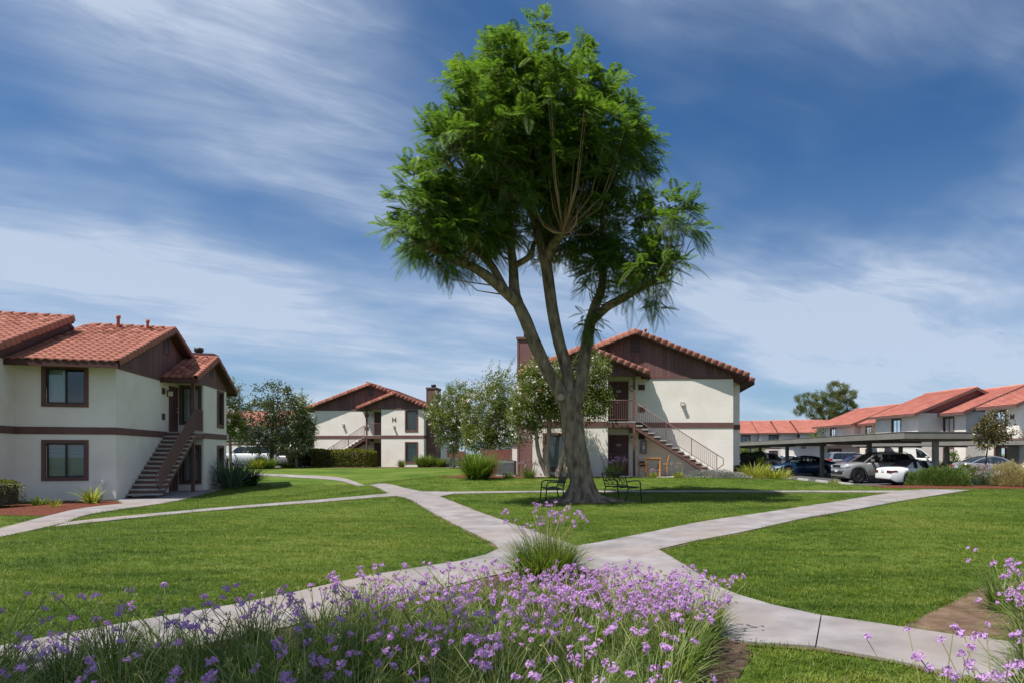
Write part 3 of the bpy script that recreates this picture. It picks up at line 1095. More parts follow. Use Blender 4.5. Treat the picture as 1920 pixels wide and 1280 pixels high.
    for z in (4.35, 1.72):
        cl = MB(mir)
        cl.box(-0.21, -0.11, -0.05, -0.001, z, z + 0.3, 0)
        cl.box(-0.235, -0.085, -0.20, -0.051, z + 0.03, z + 0.24, 1)
        cl.box(-0.25, -0.07, -0.215, -0.045, z + 0.245, z + 0.28, 0)
        cl.build('coach_lamp', [M['black'], M['lamp']], root)
    # chimney beside the block
    ch = MB(mir)
    cx0, cx1, cy0, cy1, cz = BX0 - 0.85, BX0 - 0.03, -0.45, 1.05, 7.05
    ch.box(cx0, cx1, cy0, cy1, -0.3, cz - 0.12, 0)
    for (x, y) in ((cx0, cy0), (cx1 - 0.07, cy0), (cx0, cy1 - 0.07), (cx1 - 0.07, cy1 - 0.07)):
        ch.box(x - 0.018, x + 0.088, y - 0.018, y + 0.088, -0.3, cz - 0.121, 1)
    ch.box(cx0 - 0.06, cx1 + 0.06, cy0 - 0.06, cy1 + 0.06, cz - 0.12, cz, 1)
    c = ch.build('chimney', [M['siding'], M['brown']], root)
    fp = MB(mir)
    mxx, myy = (cx0 + cx1) / 2, (cy0 + cy1) / 2
    fp.tube([(mxx, myy, cz), (mxx, myy, cz + 0.1), (mxx, myy, cz + 0.12), (mxx, myy, cz + 0.3), (mxx, myy, cz + 0.33)], [0.17, 0.17, 0.22, 0.22, 0.16], 14)
    fp.build('flue', M['black'], c)
    if flue:
        for (y, h, r) in ((1.65, 0.42, 0.06), (0.55, 0.3, 0.05)):
            vp = MB(mir)
            x = 0.45
            zz = ze(x) + 0.05
            vp.tube([(x, y, zz), (x, y, zz + h), (x, y, zz + h + 0.02), (x, y, zz + h + 0.14)], [r, r, r * 1.5, r * 1.4], 10)
            vp.box(x - 0.2, x + 0.22, y - 0.2, y + 0.2, zz - 0.06, zz - 0.0)
            vp.build('vent_pipe', M['tile'], root)
    else:
        vp = MB(mir)
        vp.tube([(0.55, 0.6, ze(.55)), (0.55, 0.6, ze(.55) + 0.42), (0.55, 0.6, ze(.55) + 0.43), (0.55, 0.6, ze(.55) + 0.52)], [0.05, 0.05, 0.08, 0.07], 10)
        vp.build('vent_pipe', M['tile'], root)
    if letter:
        text(letter, 0.54, Matrix.Translation((mir * -2.5, BY - 0.02, 4.12)) @ Matrix.Rotation(rad(90), 4, 'X'), root, M['brown'], 0.012, 'building_letter')
        f2 = MB(mir)
        f2.box(-2.6, -2.4, BY - 0.06, BY - 0.001, 3.45, 3.58, 0)
        f2.box(-2.57, -2.43, BY - 0.2, BY - 0.061, 3.41, 3.52, 1)
        f2.build('flood_light', [M['utility'], M['lamp']], root)
    return root


# nearest block: gable side runs away from us on the left of the lawn
b_left = apartment((-20.93, 29.87, -0.16), math.atan2(0.956, -0.293), -1,
                   'near two-storey apartment block with shaded outside staircase and red mulch bed along its wall', jog_y=3.08, jog_dx=1.6, depth=13,
                   side_windows=True, single_tiles=300, flue=True, flood=False, group='two-storey apartment blocks')
b_mid = apartment((0.30, 34.0, 0.45), 0.0, 1, 'sunlit apartment block behind the big tree with doors 203 and 103',
                  numbers=('203', '103'), single_tiles=0, group='two-storey apartment blocks')
b_h = apartment((-23.2, 59.3, 0.47), rad(0.0), -1, 'far apartment block with the letter H on its wall behind a clipped hedge',
                letter='H', single_barge=False, group='two-storey apartment blocks')

# porch slab of the middle block
pm = sheet('porch_slab', [(-1.2, 31.9), (4.4, 31.9), (4.75, 32.4), (4.75, 34.0), (-1.07, 34.0)], M['concrete2'], 0.03, thick=0.08)


# ------------------------------------------------------------------ rows of far apartment units
def unit(root, x0, x1, y0, y1, z_e=5.25, pitch=0.385, base_z=0.0, win_left=((1.2, 2.6),), win_front=(), trim='brown', both=True):
    """one stepped unit, ridge along local y; gable towards -y, eave wall towards -x"""
    xm = (x0 + x1) / 2
    zr = z_e + pitch * (xm - x0)
    wl = MB()
    lw = []
    for (a, b) in win_left:
        lw += [(y0 + a + 0.05, y0 + b - 0.05, 3.45, 4.85), (y0 + a + 0.05, y0 + b - 0.05, 0.85, 2.15)]
    PL = lambda u, v, d: (x0 + d, u, v)
    PF = lambda u, v, d: (u, y0 + d, v)
    holes_wall(wl, PL, y0, y1, base_z - 0.4, z_e, lw, 0.12)
    fw = []
    for (a, b) in win_front:
        fw += [(x0 + a + 0.05, x0 + b - 0.05, 3.45, 4.85), (x0 + a + 0.05, x0 + b - 0.05, 0.85, 2.15)]
    holes_wall(wl, PF, x0, x1, base_z - 0.4, z_e, fw, 0.12)
    wl.quad((x1, y0, base_z - 0.4), (x1, y1, base_z - 0.4), (x1, y1, z_e), (x1, y0, z_e))
    wl.add([(x0, y0, z_e + 0.002), (x1, y0, z_e + 0.002), (xm, y0, zr - 0.05)], [(0, 1, 2)], 1)
    wl.add([(x0, y1, z_e), (x1, y1, z_e), (xm, y1, zr - 0.05)], [(0, 2, 1)], 1)
    wl.build('wall', [M['stucco2'], M['siding']], root)
    for (a, b) in win_left:
        for (c, d) in ((3.4, 4.9), (0.8, 2.2)):
            window(root, PL, y0 + a, y0 + b, c, d, 1, 'curtain' if a < 2 else 'half', tw=0.12)
    for (a, b) in win_front:
        for (c, d) in ((3.4, 4.9), (0.8, 2.2)):
            window(root, PF, x0 + a, x0 + b, c, d, 1, 'grey', tw=0.12)
    bd = MB()
    bd.box(x0 - 0.025, x0 + 0.05, y0 + 0.051, y1, 2.5, 2.75)
    bd.box(x0 - 0.025, x1, y0 - 0.025, y0 + 0.05, 2.5, 2.75)
    bd.build('band_course', M['brown'], root)
    o = 0.6
    ze_ = z_e - pitch * o + 0.12
    rf = MB()
    for s in (-1, 1):
        xe = xm + s * ((x1 - x0) / 2 + o)
        zt = zr + 0.12
        rf.prism([(xm, zt), (xe, ze_), (xe, ze_ - 0.18), (xm, zt - 0.18)], 'y', y0 - 0.35, y1 + 0.3, 1)
        up = Vector((xm - xe, 0, zt - ze_))
        ln = up.length
        up.normalize()
        nrm = Vector((-up.z * (1 if s < 0 else -1), 0, abs(up.x)))
        nv = int(ln / 0.36)
        for i in range(nv):     # overlapping courses
            p0 = Vector((xe, 0, ze_)) + up * (i * ln / nv)
            p1 = Vector((xe, 0, ze_)) + up * ((i + 1) * ln / nv)
            h0, h1 = nrm * 0.085, nrm * 0.03
            a, b = y0 - 0.38, y1 + 0.33
            rf.add([(p0.x + h0.x, a, p0.z + h0.z), (p1.x + h1.x, a, p1.z + h1.z), (p1.x + h1.x, b, p1.z + h1.z), (p0.x + h0.x, b, p0.z + h0.z),
                    (p0.x, a, p0.z), (p0.x, b, p0.z)], [(0, 1, 2, 3), (4, 0, 3, 5)], 0)
        rf.prism([(xm, zt + 0.03), (xe, ze_ + 0.05), (xe, ze_ - 0.2), (xm, zt - 0.22)], 'y', y0 - 0.42, y0 - 0.381, 1)
    rf.tube([(xm, y0 - 0.4, zr + 0.15), (xm, y1 + 0.3, zr + 0.15)], 0.11, 6, 0)
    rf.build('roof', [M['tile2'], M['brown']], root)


def add_unit(root, loc, rz, w, ln, **kw):
    m = Matrix.Translation(loc) @ Matrix.Rotation(rz, 4, 'Z')
    old = set(root.children)
    unit(root, 0, w, 0, ln, **kw)
    for c in root.children:
        if c not in old: c.matrix_basis = m @ c.matrix_basis
    return m


PHI = math.atan2(0.226, 1.0)
row = empty('apartment_building', (0, 0, 0), 0, 'long stepped apartment row with the letter M and red roofs behind the carports', 'building')


def row_unit(X, Y, w, ln, **kw):
    return add_unit(row, (X, Y, 0), PHI, w, ln, **kw)


# eave corners (world) read from the photograph, nearest unit last
row_unit(27.2, 80, 11.6, 9.0, win_left=((4.2, 5.6),))
row_unit(29.0, 75.5, 11.6, 6.0, win_left=((2.2, 3.6),))
row_unit(25.75, 59.0, 11.6, 6.5, win_left=((2.4, 3.9),))
row_unit(28.9, 56.8, 11.6, 6.0, win_left=((1.4, 2.9),))
um = row_unit(28.35, 48.1, 11.6, 3.3, win_left=((1.2, 2.4),))
text('M', 0.56, um @ Matrix.Translation((-0.02, 0.62, 4.3)) @ Matrix.Rotation(rad(-90), 4, 'Z') @ Matrix.Rotation(rad(90), 4, 'X'), row, M['brown'], 0.012, 'building_letter')

far_row = empty('apartment_building', (0, 0, 0), 0, 'distant apartment row of pale walls and pink-red roofs beyond the parking lot', 'building')
for i, (pxl, pxr, yr) in enumerate(((1352, 1424, 116), (1424, 1476, 115), (1462, 1530, 113.5), (1500, 1580, 112), (1545, 1600, 117))):
    xl, xr = at_depth(pxl, yr), at_depth(pxr, yr)
    add_unit(far_row, (xr, yr, 0), rad(90), 11.2, xr - xl, win_left=((1.6, 3.2),))
back = empty('apartment_building', (at_depth(520, 92), 92, 0.3), rad(90), 'apartment block seen through the trees beside the far driveway', 'building')
unit(back, 0, 11.2, 0, 18, win_left=((3, 4.4), (9, 10.4)))

# one-storey laundry building with its number
lx0, lx1, ly = at_depth(1488, 74), at_depth(1618, 74), 74.0
laundry = empty('laundry_building', (lx0, ly, 0.0), 0, 'low white laundry house marked 88 behind the carport', 'building')
mb = MB()
wd = lx1 - lx0
PFL = lambda u, v, d: (u, d, v)
holes_wall(mb, PFL, 0, 3.0, -0.3, 2.95, [], 0.1)
holes_wall(mb, lambda u, v, d: (u, 1.0 + d, v), 3.0, wd, -0.3, 2.6, [(4.15, 5.65, 0.85, 2.15)], 0.12)
mb.quad((3.0, 0, -0.3), (3.0, 1.0, -0.3), (3.0, 1.0, 2.95), (3.0, 0, 2.95))
mb.quad((0, 0, -0.3), (0, 6, -0.3), (0, 6, 2.95), (0, 0, 2.95))
mb.build('wall', M['stucco2'], laundry)
window(laundry, lambda u, v, d: (u, 1.0 + d, v), 4.1, 5.7, 0.8, 2.2, 1, 'curtain')
mb = MB()
mb.prism([(-0.5, 2.7), (-0.5, 2.86), (6.3, 3.12), (6.3, 2.95)], 'x', -0.3, wd + 0.3)
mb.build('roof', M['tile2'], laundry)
text('88', 0.56, Matrix.Translation((1.1, -0.02, 2.35)) @ Matrix.Rotation(rad(90), 4, 'X'), laundry, M['brown'], 0.012, 'building_letter')
# ------------------------------------------------------------------ park benches under the tree
def bench(loc, rz, label):
    """steel park bench facing local +y, 1.25 m wide"""
    root = empty('park_bench', loc, rz, label, 'bench', 'black steel benches under the big tree')
    W2 = 0.62
    for s in (-1, 1):
        mb = MB()
        x = s * W2
        mb.tube([(x, -0.36, 0), (x, -0.28, 0.2), (x, -0.24, 0.42), (x, -0.30, 0.62), (x, -0.38, 0.88)], 0.019, 8)        # rear leg and back post
        mb.build('rear_leg', M['black'], root)
        mb = MB()
        mb.tube([(x, 0.30, 0), (x, 0.27, 0.25), (x, 0.255, 0.45), (x, 0.25, 0.56), (x, 0.22, 0.625), (x, 0.15, 0.65), (x, -0.05, 0.645), (x, -0.31, 0.63)], 0.019, 8)
        mb.build('armrest', M['black'], root)
    st = MB()
    n = 9
    for i in range(n):
        y0 = -0.22 + 0.47 * i / n
        z = 0.43 + 0.012 * math.sin(i)
        st.box(-W2, W2, y0 + 0.006, y0 + 0.046, z, z + 0.016)
    for x in (-W2, -0.2, 0.2, W2):
        st.bar((x, -0.24, 0.42), (x, 0.26, 0.42), 0.03, 0.02)
    st.build('seat', M['black'], root)
    bk = MB()
    B = lambda x, z: (x, -0.30 - 0.08 * (z - 0.62) / 0.26, z)
    bk.tube([B(-W2 + (2 * W2) * k / 12, 0.87 + 0.045 * math.sin(math.pi * k / 12)) for k in range(13)], 0.019, 8)
    bk.tube([B(-W2, 0.52), B(W2, 0.52)], 0.015, 6)
    bk.tube([B(-W2 + (2 * W2) * k / 12, 0.815 + 0.04 * math.sin(math.pi * k / 12)) for k in range(13)], 0.011, 6)
    for c in (-0.42, -0.14, 0.14, 0.42):         # scrolls
        for s in (-1, 1):
            pts = []
            for k in range(15):
                a = k / 14 * 2.1 * math.pi
                r = 0.13 - 0.085 * k / 14
                pts.append(B(c + s * (r * math.cos(a) - 0.02), 0.66 + s * r * math.sin(a) * 0.85))
            bk.tube(pts, 0.009, 5)
    for c in (-0.28, 0.0, 0.28):
        bk.tube([B(c - 0.14, 0.53), B(c - 0.04, 0.62), B(c, 0.72), B(c + 0.05, 0.8), B(c + 0.14, 0.84)], 0.008, 5)
        bk.tube([B(c + 0.14, 0.53), B(c + 0.04, 0.62), B(c, 0.72), B(c - 0.05, 0.8), B(c - 0.14, 0.84)], 0.008, 5)
    bk.build('backrest', M['black'], root)
    return root


bench((-0.22, 21.4, g(0, 21)), rad(-53), 'black scroll-back bench seen from behind, facing the building with doors 203 and 103')
bench((-2.42, 20.7, g(-2.5, 20)), rad(105), 'black scroll-back bench turned sideways with its open seat away from the trunk')


# ------------------------------------------------------------------ bar table and chairs under the stairs, extinguisher
def table(loc, rz):
    r = empty('bar_table', loc, rz, 'honey wood bar table standing under the outside stairs', 'table')
    mb = MB()
    mb.box(-0.4, 0.4, -0.4, 0.4, 0.89, 0.93)
    mb.build('table_top', M['wood'], r)
    ap = MB()
    for q in ((-0.34, 0.34, -0.34, -0.32), (-0.34, 0.34, 0.32, 0.34), (-0.34, -0.32, -0.319, 0.319), (0.32, 0.34, -0.319, 0.319)):
        ap.box(*q, 0.80, 0.889)
    ap.build('apron', M['wood'], r)
    ap = MB()
    ap.box(-0.34, 0.34, -0.02, 0.02, 0.30, 0.35)
    ap.build('stretcher', M['wood'], r)
    lm = MB()
    lm.prism([(-0.035, -0.035), (0.035, -0.035), (0.035, 0.035), (-0.035, 0.035)], 'z', 0, 0.889)
    me = lm.mesh('leg', M['wood'])
    for sx in (-1, 1):
        for sy in (-1, 1):
            link('leg', me, r, Matrix.Translation((sx * 0.34, sy * 0.34, 0)))


def bar_chair(loc, rz, label):
    r = empty('bar_chair', loc, rz, label, 'chair', 'honey wood bar chairs at the table under the stairs')
    mb = MB()
    mb.box(-0.2, 0.2, -0.2, 0.2, 0.60, 0.64)
    mb.build('seat', M['wood'], r)
    bk = MB()
    for z in (0.78, 0.88, 0.99):
        bk.box(-0.17, 0.17, -0.245 - (z - 0.64) * 0.2, -0.215 - (z - 0.64) * 0.2, z, z + 0.055)
    bk.build('backrest', M['wood'], r)
    for s in (-1, 1):
        q = MB()
        q.bar((s * 0.18, -0.22, 0), (s * 0.18, -0.20, 0.62), 0.036, 0.036, up=(0, 1, 0))
        q.bar((s * 0.18, -0.20, 0.62), (s * 0.18, -0.31, 1.07), 0.036, 0.036, up=(0, 1, 0))
        q.build('leg', M['wood'], r)
        q = MB()
        q.bar((s * 0.18, 0.20, 0), (s * 0.18, 0.18, 0.6), 0.036, 0.036, up=(0, 1, 0))
        q.build('leg', M['wood'], r)
    q = MB()
    for z in (0.22, 0.36):
        q.box(-0.175, 0.175, 0.175, 0.20, z, z + 0.03)
        q.box(-0.19, -0.165, -0.19, 0.17, z + 0.04, z + 0.07)
        q.box(0.165, 0.19, -0.19, 0.17, z + 0.04, z + 0.07)
    q.build('stretcher', M['wood'], r)


pz = 0.48
table((1.15, 32.75, pz), 0)
bar_chair((0.70, 33.05, pz), rad(-88), 'honey wood bar chair tucked at the post side of the table')
bar_chair((1.64, 33.0, pz), rad(97), 'honey wood bar chair tilted out at the stair side of the table')
ex = empty('extinguisher_cabinet', (0.73, 33.995, 1.62), 0, 'brown fire extinguisher cabinet on the wall below the stairs', 'cabinet')
mb = MB()
for q in ((-0.15, 0.15, 0.62, 0.66), (-0.15, 0.15, 0.0, 0.04), (-0.15, -0.11, 0.04, 0.62), (0.11, 0.15, 0.04, 0.62)):
    mb.box(q[0], q[1], -0.16, -0.001, q[2], q[3])
mb.box(-0.11, 0.11, -0.02, -0.001, 0.04, 0.62)
mb.build('cabinet_box', M['door'], ex)
mb = MB()
mb.tube([(0, -0.085, 0.06), (0, -0.085, 0.42), (0, -0.085, 0.48), (0, -0.085, 0.52)], [0.05, 0.05, 0.03, 0.02], 10)
mb.build('cylinder', M['red'], ex)
mb = MB()
mb.quad((-0.11, -0.15, 0.04), (0.11, -0.15, 0.04), (0.11, -0.15, 0.62), (-0.11, -0.15, 0.62))
mb.build('pane', M['glass'], ex)
mb = MB()
mb.box(-0.05, 0.05, -0.153, -0.151, 0.24, 0.42)
mb.build('sticker', M['white'], ex)

# patio gate, air conditioners and meter post
pg = empty('patio_gate', (-7.1, 35.6, g(-7, 35.6)), 0, 'red-brown board patio gate beside the chimney of the middle block', 'gate')
bmesh_ = MB()
bmesh_.box(0, 0.145, -0.02, 0.02, 0.08, 1.38)
bme = bmesh_.mesh('board', mat('red_brown_board', (0.16, 0.06, 0.045), (0.2, 0.08, 0.06), rough=0.7))
for i in range(9):
    link('board', bme, pg, Matrix.Translation((-0.7 + 0.155 * i, 0, RND.uniform(-0.005, 0.005))))
mb = MB()
for xx in (-0.84, 0.72):
    mb.box(xx, xx + 0.11, -0.06, 0.05, 0, 1.48)
mb.box(-0.72, 0.71, 0.021, 0.06, 0.25, 0.35)
mb.box(-0.72, 0.71, 0.021, 0.06, 1.1, 1.2)
mb.build('gate_frame', M['brown'], pg)
pg2 = copy_tree(pg)
pg2.location = (at_depth(856, 59), 59.0, g(-15, 59))
pg2['label'] = 'dark brown board patio gate beside the chimney of block H'
pw = empty('patio_wall', (0, 0, 0), 0, 'low beige patio wall running from the gate to the chimney', 'wall')
mb = MB()
mb.box(-6.25, -5.70, 35.3, 35.6, 0.3, 2.0)
mb.build('wall', M['stucco'], pw)
mb = MB()
mb.box(-6.28, -5.67, 35.26, 35.64, 2.0, 2.07)
mb.build('coping', M['brown'], pw)


def ac_unit(loc, label):
    r = empty('air_conditioner', loc, 0, label, 'air conditioner', 'grey air conditioner boxes')
    mb = MB()
    mb.box(-0.42, 0.42, -0.38, 0.38, 0.06, 0.80)
    for i in range(10):
        mb.box(-0.40, 0.40, -0.395, -0.381, 0.13 + i * 0.062, 0.155 + i * 0.062)
    mb.build('casing', M['utility'], r)
    mb = MB()
    mb.tube([(0, 0, 0.80), (0, 0, 0.83)], [0.32, 0.30], 16)
    mb.build('fan_guard', M['black'], r)
    mb = MB()
    mb.box(-0.5, 0.5, -0.46, 0.46, 0, 0.058)
    mb.build('base_pad', M['concrete2'], r)


ac_unit((-6.35, 34.4, g(-6.3, 34.4)), 'grey air conditioner in front of the patio gate')
ac_unit((at_depth(834, 57), 57.5, g(-16, 57)), 'grey air conditioner between the flower shrubs near block H')
ac_unit((at_depth(848, 57.5), 58.3, g(-15.5, 58)), 'grey air conditioner half hidden behind the white-flowered tree')

# garden tap on a post at the corner of the near block
tp = empty('hose_tap', (-19.75, 24.75, g(-19.75, 24.75)), 0, 'slim pale standpipe at the corner of the near block', 'tap')
mb = MB()
mb.tube([(0, 0, 0), (0, 0, 0.62)], 0.025, 6)
mb.box(-0.06, 0.06, -0.05, 0.05, 0.62, 0.78)
mb.build('pipe', M['stucco'], tp)


# ------------------------------------------------------------------ carports
def carport(origin, rz, bays, bay, width, label, z_top=2.66, post_w=0.24):
    """roof strip running along local y from 0 to bays*bay, width along +x; one row of posts"""
    r = empty('carport', origin, rz, label, 'carport', 'flat-roofed carports')
    ln = bays * bay
    fh = 0.32
    mb = MB()
    t = 0.05
    mb.box(0, t, 0, ln, z_top - fh, z_top)
    mb.box(width - t, width, 0, ln, z_top - fh, z_top)
    mb.box(t + 0.002, width - t - 0.002, 0.0, t, z_top - fh, z_top)
    mb.box(t + 0.002, width - t - 0.002, ln - t, ln, z_top - fh, z_top)
    for q in ((-0.02, width + 0.02, -0.02, 0.03), ):
        mb.box(q[0], q[1], q[2], q[3], z_top + 0.001, z_top + 0.025)
    mb.box(-0.02, 0.03, 0.031, ln, z_top + 0.001, z_top + 0.025)
    mb.build('fascia', M['greymetal'], r)
    rf = MB()
    n = int(width / 0.3)
    for i in range(n):
        x0, x1 = t + (width - 2 * t) * i / n, t + (width - 2 * t) * (i + 1) / n
        rf.box(x0, x0 + (x1 - x0) * 0.6, t, ln - t, z_top - 0.14, z_top - 0.10)
        rf.box(x0 + (x1 - x0) * 0.6, x1, t, ln - t, z_top - 0.10, z_top - 0.06)
    rf.build('roof', M['greyroof'], r)
    bm_ = MB()
    for k in range(bays + 1):
        y = min(max(0.5 + k * bay, 0.4), ln - 0.4) if k else 0.55
        bm_.box(t + 0.1, width - t - 0.1, y - 0.07, y + 0.07, z_top - 0.42, z_top - 0.141)
    for x in (width * 0.2, width * 0.8):
        bm_.box(x - 0.05, x + 0.05, t, ln - t, z_top - 0.30, z_top - 0.142)
    bm_.build('roof_beam', M['greymetal'], r)
    pm_ = MB()
    w = post_w / 2
    pm_.box(-w, w, -w, w, -0.1, z_top - 0.421)
    pm_.box(-w - 0.04, w + 0.04, -w - 0.04, w + 0.04, -0.1, 0.03)
    me = pm_.mesh('post', M['greymetal'])
    for k in range(bays + 1):
        y = min(max(0.5 + k * bay, 0.4), ln - 0.4) if k else 0.55
        link('post', me, r, Matrix.Translation((width * 0.36, y, 0)))
    return r


CP = math.atan2(0.121, 1.0)
carport((13.35, 32.1, 0), CP, 7, 6.9, 5.4, 'long grey carport in front of the parked cars')
carport((27, 42, 0), math.atan2(0.6, 0.8), 4, 3.7, 5.0, 'second grey carport in front of the row with the letter M', z_top=2.52)
carport((at_depth(1395, 92), 92, 0), math.atan2(-1, 0.02), 1, 7.5, 5, 'distant carport roof seen under the near carport', z_top=2.75)
carport((-44, 72, 0.3), math.atan2(-1, 0.05), 2, 6.9, 5.6, 'carport roof behind the white truck and the trees', z_top=2.9)


# wheel stops at the head of the bays
ws = MB()
ws.prism([(-0.075, 0), (0.075, 0), (0.055, 0.13), (-0.055, 0.13)], 'y', -0.82, 0.82)
wme = ws.mesh('wheel_stop', M['concrete2'])
names = ['pale wheel stop at the lawn edge, {}'.format(s) for s in
         ('next to the rear wheel of the white convertible', 'under the nose of the silver off-roader', 'just beyond the silver off-roader',
          'in front of the empty bay', 'second beyond the silver off-roader', 'in front of the blue saloon', 'farthest along, past the blue saloon')]
for i, yy in enumerate((33.6, 36.4, 39.1, 41.9, 44.6, 47.4, 50.2)):
    o = link('wheel_stop', wme)
    o.location = (13.35 - 0.121 * (yy - 32.1) - 2.2, yy, 0.02)
    o.rotation_euler = (0, 0, CP)
    tag(o, names[i], 'wheel stop', 'pale concrete wheel stops')
# ------------------------------------------------------------------ cars
M['tyre'] = mat('tyre_rubber', (0.015, 0.015, 0.016), rough=0.85)
M['alloy'] = mat('alloy_rim', (0.42, 0.42, 0.43), rough=0.3, metal=0.8)
M['dkrim'] = mat('black_rim', (0.03, 0.03, 0.032), rough=0.4)
M['cglass'] = mat('car_glass_dark', (0.012, 0.016, 0.018), rough=0.03, spec=0.9)
M['cblack'] = mat('car_black_plastic', (0.018, 0.018, 0.019), rough=0.6)
M['tail'] = mat('tail_lamp_red', (0.35, 0.015, 0.012), rough=0.15, spec=0.6)
M['tail2'] = mat('dark_tail_lamp', (0.10, 0.025, 0.022), rough=0.15, spec=0.6)
M['head'] = mat('headlamp_lens', (0.5, 0.52, 0.54), rough=0.1, spec=0.8)
M['amber'] = mat('indicator_amber', (0.5, 0.18, 0.03), rough=0.2)
M['plate'] = mat('number_plate', (0.6, 0.62, 0.66), rough=0.5)
M['cglass2'] = glassmat('car_glass_clear', (0.35, 0.42, 0.42), 0.06)


def paint(name, c, metal=0.0, rough=0.35):
    return mat('car_paint_' + name, c, rough=rough, metal=metal, spec=0.5, coat=0.6)


PAINT = {'blue': paint('blue', (0.010, 0.038, 0.095), 0.3), 'silver': paint('silver', (0.36, 0.355, 0.35), 0.55), 'white': paint('white', (0.72, 0.72, 0.70)),
         'grey': paint('grey', (0.18, 0.19, 0.20), 0.5), 'black': paint('black', (0.012, 0.012, 0.014)), 'maroon': paint('maroon', (0.09, 0.012, 0.014)),
         'cream': paint('cream', (0.70, 0.69, 0.64), 0.0, 0.5)}

# outlines: x runs from nose (0) to tail (L); (x, z) along the hood, belt and deck; glasshouse as (x, z)
KIND = {
    'saloon': dict(L=4.6, W=1.78, wb=(0.86, 3.56), r=0.325, low=0.20, top=[(0.0, 0.46), (0.03, 0.62), (0.18, 0.72), (0.70, 0.83), (1.22, 0.92), (2.4, 0.95), (3.6, 0.99), (4.2, 1.02), (4.48, 1.0), (4.58, 0.86), (4.6, 0.5)],
                   cab=[(1.15, 0.91), (1.95, 1.36), (2.45, 1.44), (2.95, 1.41), (3.45, 1.28), (4.12, 1.01)], pillars=((2.52, 2.60),), wide=0.80),
    'offroader': dict(L=4.4, W=1.84, wb=(0.86, 3.50), r=0.37, low=0.27, top=[(0.0, 0.52), (0.02, 0.80), (0.07, 0.98), (0.30, 1.05), (0.85, 1.09), (1.22, 1.12), (2.6, 1.14), (3.9, 1.16), (4.32, 1.14), (4.39, 0.9), (4.4, 0.5)],
                      cab=[(1.12, 1.11), (1.80, 1.54), (2.2, 1.62), (3.3, 1.63), (3.95, 1.57), (4.28, 1.14)], pillars=((2.28, 2.37), (3.22, 3.30)), wide=0.84),
    'convertible': dict(L=4.2, W=1.76, wb=(0.80, 3.15), r=0.32, low=0.19, top=[(0.0, 0.45), (0.03, 0.60), (0.25, 0.72), (0.9, 0.82), (1.45, 0.88), (2.4, 0.88), (3.2, 0.90), (3.9, 0.89), (4.13, 0.84), (4.19, 0.62), (4.2, 0.4)],
                        cab=[(1.40, 0.87), (2.02, 1.22), (2.5, 1.28), (2.9, 1.24), (3.42, 0.90)], pillars=((2.75, 2.95),), wide=0.78),
    'van': dict(L=5.6, W=2.0, wb=(0.95, 4.35), r=0.37, low=0.28, top=[(0.0, 0.52), (0.02, 0.9), (0.15, 1.06), (0.55, 1.15), (0.85, 1.22), (2.0, 1.25), (5.0, 1.27), (5.55, 1.25), (5.59, 0.9), (5.6, 0.5)],
                cab=[(0.80, 1.21), (1.55, 1.92), (1.95, 2.08), (3.5, 2.12), (5.3, 2.10), (5.52, 1.25)], pillars=((2.10, 5.5),), wide=0.90),
    'big_suv': dict(L=5.2, W=2.0, wb=(0.95, 3.95), r=0.39, low=0.32, top=[(0.0, 0.6), (0.02, 0.95), (0.12, 1.10), (1.3, 1.18), (2.6, 1.2), (5.0, 1.22), (5.17, 1.18), (5.2, 0.6)],
                    cab=[(1.25, 1.17), (1.95, 1.80), (2.3, 1.88), (4.6, 1.88), (4.95, 1.8), (5.12, 1.2)], pillars=((2.55, 2.66), (3.72, 3.82)), wide=0.88),
    'minivan': dict(L=4.9, W=1.95, wb=(0.95, 3.95), r=0.34, low=0.22, top=[(0.0, 0.5), (0.03, 0.75), (0.2, 0.9), (0.9, 1.04), (2.6, 1.08), (4.6, 1.12), (4.85, 1.08), (4.9, 0.5)],
                    cab=[(0.85, 1.03), (1.75, 1.62), (2.2, 1.71), (4.0, 1.71), (4.5, 1.62), (4.82, 1.1)], pillars=((2.35, 2.43), (3.55, 3.63)), wide=0.86),
}


def wheel_meshes(r, rim_mat, spokes=10):
    t = MB()
    n = 24
    prof = [(r * 0.66, -0.10), (r * 0.9, -0.105), (r, -0.07), (r, 0.07), (r * 0.9, 0.105), (r * 0.66, 0.10)]
    vs, fs = [], []
    for k in range(n):
        a = 2 * math.pi * k / n
        for (q, y) in prof: vs.append((q * math.cos(a), y, q * math.sin(a)))
    m = len(prof)
    for k in range(n):
        for i in range(m - 1):
            fs.append((k * m + i, k * m + i + 1, ((k + 1) % n) * m + i + 1, ((k + 1) % n) * m + i))
    t.add(vs, fs, 0, True)
    tme = t.mesh('tyre', M['tyre'])
    d = MB()
    rr = r * 0.665
    vs, fs = [], []
    for k in range(n):
        a = 2 * math.pi * k / n
        for (q, y) in ((rr, -0.098), (rr * 0.93, -0.09), (rr * 0.9, -0.02)): vs.append((q * math.cos(a), y, q * math.sin(a)))
    for k in range(n):
        for i in range(2): fs.append((k * 3 + i, k * 3 + i + 1, ((k + 1) % n) * 3 + i + 1, ((k + 1) % n) * 3 + i))
    d.add(vs, fs, 0, True)
    for k in range(spokes):
        a = 2 * math.pi * k / spokes
        c, s = math.cos(a), math.sin(a)
        d.bar((0.03 * c, -0.075, 0.03 * s), (rr * 0.95 * c, -0.085, rr * 0.95 * s), 0.035, 0.025, 0, up=(0, 1, 0))
    d.tube([(0, -0.05, 0), (0, -0.092, 0)], 0.055, 10)
    d.tube([(0, -0.0, 0), (0, -0.03, 0)], rr * 0.9, 16, 1)
    return tme, d.mesh('rim', [rim_mat, M['cblack']])


WCACHE = {}


